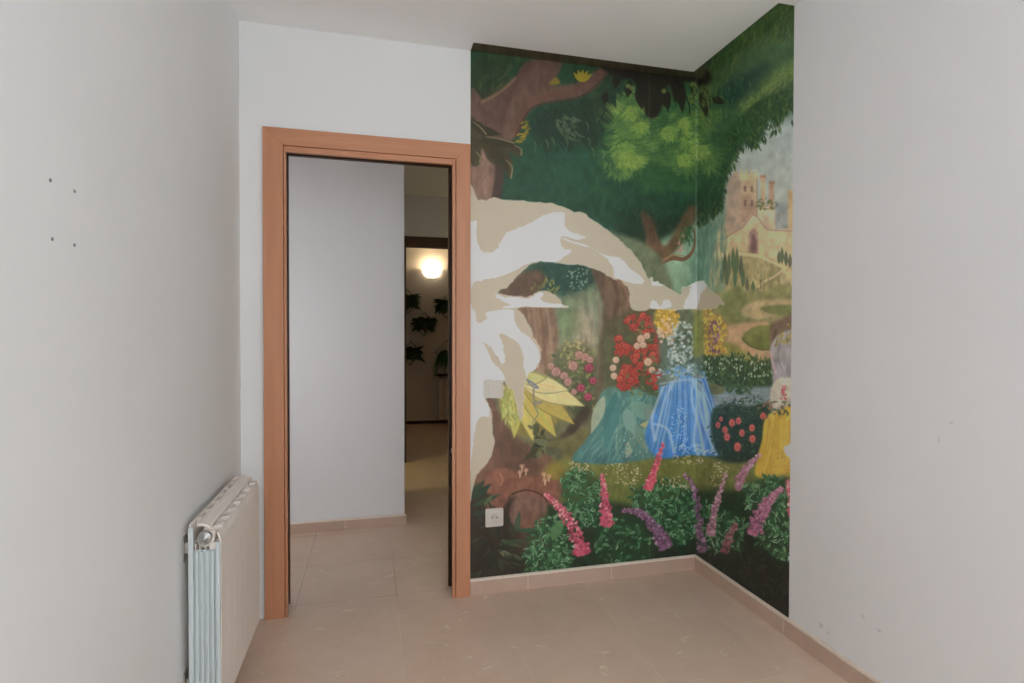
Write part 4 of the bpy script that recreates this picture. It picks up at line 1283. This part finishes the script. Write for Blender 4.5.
pb = paper('paper_backing', [wall_a(MX0, MSEAM, .40, 1.98, o2), wall_a(MSEAM, XR - o2, 1.25, 1.45, o2), wall_b(YF - o2, 2.1, 1.25, 1.45, o2)], keep_back, M['paper'], mural, False)
pb['label'] = 'beige backing paper left where the print is torn off'

# ------------------------------------------------------------------ socket and cover plate
def rounded(bm, cx, cz, w_, h_, y0, y1, r, mi=0, seg=5):
    out = []
    for sx, sz, a0 in ((1, 1, 0), (-1, 1, PI / 2), (-1, -1, PI), (1, -1, 1.5 * PI)):
        for i in range(seg + 1):
            a = a0 + PI / 2 * i / seg
            out.append((cx + sx * (w_ / 2 - r) + r * math.cos(a), cz + sz * (h_ / 2 - r) + r * math.sin(a)))
    fs = prism(bm, out, 1, y0, y1, mi)
    return fs


yw = YF - o1 - .0003
SX, SZ = .553, .352
sk = thing('power_socket', 'white square power socket low on the mural near the baseboard', 'socket', (SX, yw, SZ - .042))
bm = bmesh.new()
fs = rounded(bm, SX, SZ, .084, .084, yw - .009, yw, .005)
bmesh.ops.bevel(bm, geom=[e for e in bm.edges if all(abs(v.co.y - (yw - .009)) < 1e-6 for v in e.verts)], offset=.003, segments=2, affect='EDGES')
obj('plate', bm, M['plastic'], sk)
bm = bmesh.new()
lathe(bm, [(.0225, .0), (.0225, .004), (.0195, .005), (.0185, .001), (.0, .001)], (SX, yw - .0085, SZ), (0, -1, 0), 40)
obj('insert', bm, M['plastic'], sk)
for sx in (-1, 1):
    bm = bmesh.new()
    lathe(bm, [(.0031, 0), (.0031, .0012), (0, .0012)], (SX + sx * .0095, yw - .0094, SZ), (0, -1, 0), 16)
    obj('pin_hole', bm, M['hole'], sk)
    bm = bmesh.new()
    box(bm, SX - .003, SX + .003, yw - .0125, yw - .009, SZ + sx * .0165 - .002, SZ + sx * .0165 + .002)
    obj('earth_clip', bm, M['steel'], sk)

PX_, PZ_ = .545, .951
cp = thing('cover_plate', 'white square blank cover plate on the torn strip above the power socket', 'cover plate', (PX_, yw, PZ_ - .04))
bm = bmesh.new()
rounded(bm, PX_, PZ_, .082, .082, yw - .009, yw, .006)
bmesh.ops.bevel(bm, geom=[e for e in bm.edges if all(abs(v.co.y - (yw - .009)) < 1e-6 for v in e.verts)], offset=.003, segments=2, affect='EDGES')
obj('plate', bm, M['plastic'], cp)
bm = bmesh.new()
rounded(bm, PX_ + .002, PZ_ - .002, .046, .046, yw - .012, yw - .0085, .004)
bmesh.ops.bevel(bm, geom=[e for e in bm.edges if all(abs(v.co.y - (yw - .012)) < 1e-6 for v in e.verts)], offset=.0012, segments=2, affect='EDGES')
obj('centre_cap', bm, M['plastic'], cp)

# ------------------------------------------------------------------ radiator
RX0, RX1 = XL + .023, XL + .106           # back, front
RY0, RZ0, RZ1 = 1.748, .092, .664
NSEC, SW = 7, .0795
rad = thing('radiator', 'cream aluminium sectional radiator on the left wall beside the door frame', 'radiator', (RX0, RY0, RZ0))


def section_mesh():
    bm = bmesh.new()
    y0, y1 = .001, SW - .001
    D = RX1 - RX0
    H = RZ1 - RZ0
    # front plate: rises straight, then rolls back over the top
    out = [(D - .004, .0), (D, .006), (D, H - .052), (D - .004, H - .036), (D - .008, H - .029), (D - .011, H - .033), (D - .008, H - .042), (D - .006, H - .054), (D - .006, .0)]
    prism(bm, out, 1, y0, y1)
    # return flanges of the front plate
    for a, b in ((y0, y0 + .004), (y1 - .004, y1)):
        box(bm, D - .030, D - .005, a, b, .03, H - .058)
    # back plate with rolled top
    prism(bm, [(0, .0), (.005, .0), (.005, H - .006), (.0025, H), (0, H - .004)], 1, y0, y1)
    # centre bar on top, sloping to the front
    prism(bm, [(.022, H - .007), (.023, H - .002), (.029, H), (.050, H - .008), (.056, H - .013), (.055, H - .017), (.046, H - .012)], 1, 0, SW)
    # slanted louvre ribs rear and front
    for (x0, x1, z0, z1, ya, yb) in ((.003, .025, H - .030, H - .002, y1 - .022, y1 - .006), (.054, D - .007, H - .050, H - .024, y1 - .034, y1 - .028)):
        th = .005 if x0 < .03 else .026
        vs = [bm.verts.new(v) for v in ((x0, ya, z0), (x1, yb, z0), (x1, yb, z1), (x0, ya, z1), (x0, ya + th, z0), (x1, yb + th, z0), (x1, yb + th, z1), (x0, ya + th, z1))]
        for q in ((0, 1, 2, 3), (7, 6, 5, 4), (0, 4, 5, 1), (1, 5, 6, 2), (2, 6, 7, 3), (3, 7, 4, 0)):
            bm.faces.new([vs[i] for i in q])
    # water column and vertical fins parallel to the wall
    box(bm, .030, .052, SW / 2 - .012, SW / 2 + .012, .01, H - .022, bevel=.004)
    for x in (.014, .025, .040, .056):
        box(bm, x, x + .0025, .003, SW - .003, .02, H - .062)
    box(bm, .004, D - .005, SW / 2 - .002, SW / 2 + .002, .02, H - .062)
    # hubs joining the sections
    for z in (.045, H - .048):
        lathe(bm, [(.0, 0), (.0215, 0), (.0215, SW), (.0, SW)], (.042, 0, z), (0, 1, 0), 24)
    return bm


first = None
for i in range(NSEC):
    if first is None:
        first = obj('section', section_mesh(), M['enamel'])
        first.parent = rad
        first.location = (0, 0, 0)
    else:
        c = first.copy()
        C.objects.link(c)
        c.parent = rad
        c.location = (0, i * SW, 0)
# end cover of the near section: ribbed side casting
bm = bmesh.new()
H = RZ1 - RZ0
box(bm, RX0, RX0 + .013, RY0 - .011, RY0 + .001, RZ0, RZ1 - .008, bevel=.002)
box(bm, RX1 - .012, RX1 - .001, RY0 - .011, RY0 + .001, RZ0, RZ1 - .056, bevel=.002)
for i in range(4):
    x = RX0 + .018 + i * .0135
    box(bm, x, x + .0075, RY0 - .009, RY0 + .020, RZ0 + .02, RZ1 - .080, bevel=.0018)
box(bm, RX0 + .012, RX1 - .012, RY0 - .0008, RY0 + .0006, RZ0 + .01, RZ1 - .078)
e = obj('end_panel', bm, M['enamel_side'], rad)
e['label'] = 'bluish white ribbed end casting'
bm = bmesh.new()
pz = RZ1 - .042
lathe(bm, [(.0, .012), (.008, .012), (.009, .010), (.0150, .0095), (.0185, .008), (.0198, .005), (.0198, -.004), (.0, -.004)], (RX0 + .042, RY0 - .003, pz), (0, -1, 0), 32)
lathe(bm, [(.0, .0155), (.0045, .0155), (.0055, .013), (.0055, .008)], (RX0 + .042, RY0 - .003, pz), (0, -1, 0), 6)
for i in range(12):
    a_ = i * PI / 6
    tube(bm, [(RX0 + .042 + .0105 * math.cos(a_), RY0 - .0125, pz + .0105 * math.sin(a_)), (RX0 + .042 + .0165 * math.cos(a_), RY0 - .0115, pz + .0165 * math.sin(a_))], .0011, 5)
e = obj('end_plug', bm, M['chrome'], rad)
e['label'] = 'round chrome blanking plug'
bm = bmesh.new()
bm.free()
for z in (RZ1 - .115, RZ0 + .06):
    bm = bmesh.new()
    box(bm, XL - .0, XL + .004, RY0 + .018, RY0 + .050, z, z + .07)
    box(bm, XL + .003, RX0 + .03, RY0 + .030, RY0 + .038, z + .02, z + .05)
    e = obj('wall_bracket', bm, M['steel'], rad)

# ------------------------------------------------------------------ wall plugs
g_ = 'four screw holes on the left wall'
spots = ((1.108, 1.468, 'upper left small grey screw hole of the four on the left wall'),
         (1.187, 1.469, 'upper right small grey screw hole of the four on the left wall'),
         (1.112, 1.369, 'lower left dark grey screw hole of the four on the left wall'),
         (1.185, 1.370, 'lower right small grey screw hole of the four on the left wall'))
proto = None
for y, z, lab in spots:
    if proto is None:
        bm = bmesh.new()
        lathe(bm, [(.0034, -.004), (.0034, .0006), (.0030, .0010), (.0022, .0010), (.0018, .0003), (0, .0003)], (0, 0, 0), (1, 0, 0), 16)
        ob = proto = obj('screw_hole', bm, M['plug'])
    else:
        ob = proto.copy()
        C.objects.link(ob)
    ob.location = (XL, y, z)
    tag(ob, lab, 'screw hole', g_)

# ------------------------------------------------------------------ far room
sc = thing('wall_sconce', 'glowing white bowl lamp on the cream wall of the far room', 'wall lamp', (.786, YE, 1.98))
bm = bmesh.new()
prof = [(.001, -.105), (.05, -.10), (.09, -.075), (.118, -.035), (.128, .01), (.122, .012), (.112, -.033), (.086, -.070), (.05, -.093), (.001, -.098)]
lathe(bm, prof, (.786, YE - .012, 2.055), (0, 0, 1), 28, 0, PI, ref=(-1, 0, 0))
obj('bowl', bm, emit('lit opal glass', (1, .86, .64, 1), 3.2), sc)
bm = bmesh.new()
box(bm, .786 - .05, .786 + .05, YE - .012, YE, 1.94, 2.05, bevel=.003)
obj('back_plate', bm, M['white_pvc'], sc)

rnd = random.Random(4)


def planter(x, z, label, strap):
    t = thing('wall_planter', label, 'planter', (x, YE, z), 'hanging planters in the far room')
    bm = bmesh.new()
    y = YE - .012
    for s_, yy in ((.165, y), (.15, y - .012)):
        tube(bm, [(x, yy, z + s_), (x + s_, yy, z), (x, yy, z - s_), (x - s_, yy, z)], .004, 6, closed=True)
    for a in (-.08, 0, .08):
        tube(bm, [(x + a, y, z - .155 + abs(a)), (x + a, y - .10, z - .05)], .003, 5)
    obj('wire_frame', bm, M['wire'], t)
    bm = bmesh.new()
    lathe(bm, [(0, -.09), (.045, -.09), (.062, .0), (.066, .004), (.058, .004), (.05, -.02), (0, -.02)], (x, YE - .085, z + .01), (0, 0, 1), 20)
    obj('pot', bm, M['pot'], t)
    bm = bmesh.new()
    for i in range(70 if strap else 190):
        a = rnd.uniform(0, 2 * PI)
        if strap:
            L, wd = rnd.uniform(.12, .22), .012
        else:
            L, wd = rnd.uniform(.08, .19), .034
        p = Vector((x, YE - .085, z + .01))
        dirv = Vector((math.cos(a) * 1.05, math.sin(a) * .55 - .1, rnd.uniform(-.35, .95)))
        pts = []
        for q in range(6):
            u = q / 5
            v = p + dirv * L * u + Vector((0, 0, -1)) * (L * (1.5 if strap else .45) * u * u)
            v.y = min(v.y, YE - .012)
            pts.append(v)
        side = Vector((-math.sin(a), math.cos(a) * .5, .25)).normalized()
        prev = None
        for q, v in enumerate(pts):
            u = q / 5
            ww = wd * (math.sin(PI * min(.98, .12 + .86 * u)) + .03)
            l_, r_ = v - side * ww, v + side * ww
            l_.y, r_.y = min(l_.y, YE - .006), min(r_.y, YE - .006)
            cur = (bm.verts.new(l_), bm.verts.new(v + Vector((0, -.004, .004))), bm.verts.new(r_))
            if prev:
                bm.faces.new([prev[0], prev[1], cur[1], cur[0]])
                bm.faces.new([prev[1], prev[2], cur[2], cur[1]])
            prev = cur
    obj('foliage', bm, M['leaf_b' if strap else 'leaf'], t)


planter(.455, 1.63, 'hanging wall planter half hidden by the left door jamb, left below the lamp', False)
planter(.985, 1.57, 'hanging wall planter cut off by the right door jamb, right below the lamp', False)
planter(.68, 1.335, 'fully visible hanging wall planter with wide dark foliage in the middle below the lamp', False)
planter(.50, .945, 'lowest hanging wall planter at the left, beside the far door frame', False)
planter(.985, .955, 'hanging wall planter with drooping green strap leaves above the far radiator', True)

r2 = thing('radiator', 'small radiator under a dark shelf in the far room', 'radiator', (.86, YE, .05))
for i in range(6):
    bm = bmesh.new()
    x = .862 + i * .07
    box(bm, x, x + .066, YE - .10, YE - .03, .06, .60, bevel=.008)
    obj('section', bm, M['warm'], r2)
for x in (.90, 1.2):
    bm = bmesh.new()
    box(bm, x, x + .02, YE - .04, YE, .45, .52)
    obj('wall_bracket', bm, M['steel'], r2)
bm = bmesh.new()
box(bm, .83, 1.32, YE - .16, YE, .645, .672, bevel=.004)
for x in (.88, 1.24):
    prism(bm, [(YE - .12, .645), (YE, .645), (YE, .61)], 0, x, x + .012)
tag(obj('shelf', bm, M['dark_wood']), 'dark wooden shelf above the small far radiator', 'shelf')

# ------------------------------------------------------------------ light
def lamp(name, kind, loc, energy, colr, rot=None, **kw):
    L = bpy.data.lights.new(name, kind)
    L.energy = energy
    L.color = colr
    for a, b in kw.items():
        setattr(L, a, b)
    ob = bpy.data.objects.new(name, L)
    C.objects.link(ob)
    ob.location = loc
    if rot:
        ob.rotation_euler = rot
    return ob


lamp('window_daylight', 'AREA', ((WX0 + WX1) / 2, YN - .12, (WZ0 + WZ1) / 2), 25, (.845, .94, 1.0), (PI / 2, 0, 0), shape='RECTANGLE', size=WX1 - WX0 - .02, size_y=WZ1 - WZ0 - .02)
lamp('room_fill_light', 'POINT', (.85, -.95, 1.0), 25.5, (.865, .945, 1.0), shadow_soft_size=.22)  # added fill behind the viewer to even out the room; no fixture
lamp('hall_fill_light', 'AREA', (-1.55, 2.74, 1.2), 7.0, (.97, .95, 1.0), (PI / 2, 0, -.62), spread=2.2, shape='RECTANGLE', size=.7, size_y=1.2)  # added area fill brightening the left of the hall; no window there
lamp('side_room_lamp', 'POINT', (-1.0, 4.311, 1.7), 10, (1, .93, .42), shadow_soft_size=.03)
lamp('sconce_bulb', 'POINT', (.786, YE - .11, 2.08), 3.6, (1, .78, .48), shadow_soft_size=.03)

wd = bpy.data.worlds.new('sky')
scene.world = wd
wd.use_nodes = True
bg = wd.node_tree.nodes['Background']
sky = wd.node_tree.nodes.new('ShaderNodeTexSky')
sky.sky_type = 'HOSEK_WILKIE'
wd.node_tree.links.new(sky.outputs[0], bg.inputs[0])
bg.inputs[1].default_value = .6

# ------------------------------------------------------------------ camera
cam = bpy.data.cameras.new('camera')
co = bpy.data.objects.new('camera', cam)
C.objects.link(co)
cam.sensor_fit = 'HORIZONTAL'
cam.sensor_width = 36
cam.lens = F_PX / 1024 * 36
cam.clip_start = .02
m = Matrix.Identity(4)
for i in range(3):
    m[i][0], m[i][1], m[i][2], m[i][3] = _rt[i], _up[i], -_fw[i], EYE[i]
co.matrix_world = m
scene.camera = co

vs = scene.view_settings
vs.view_transform = 'Standard'
vs.look = 'None'
vs.gamma = 1.0
vs.use_curve_mapping = False
vs.exposure = 0.0
scene.cycles.diffuse_bounces = 8
scene.cycles.max_bounces = 12
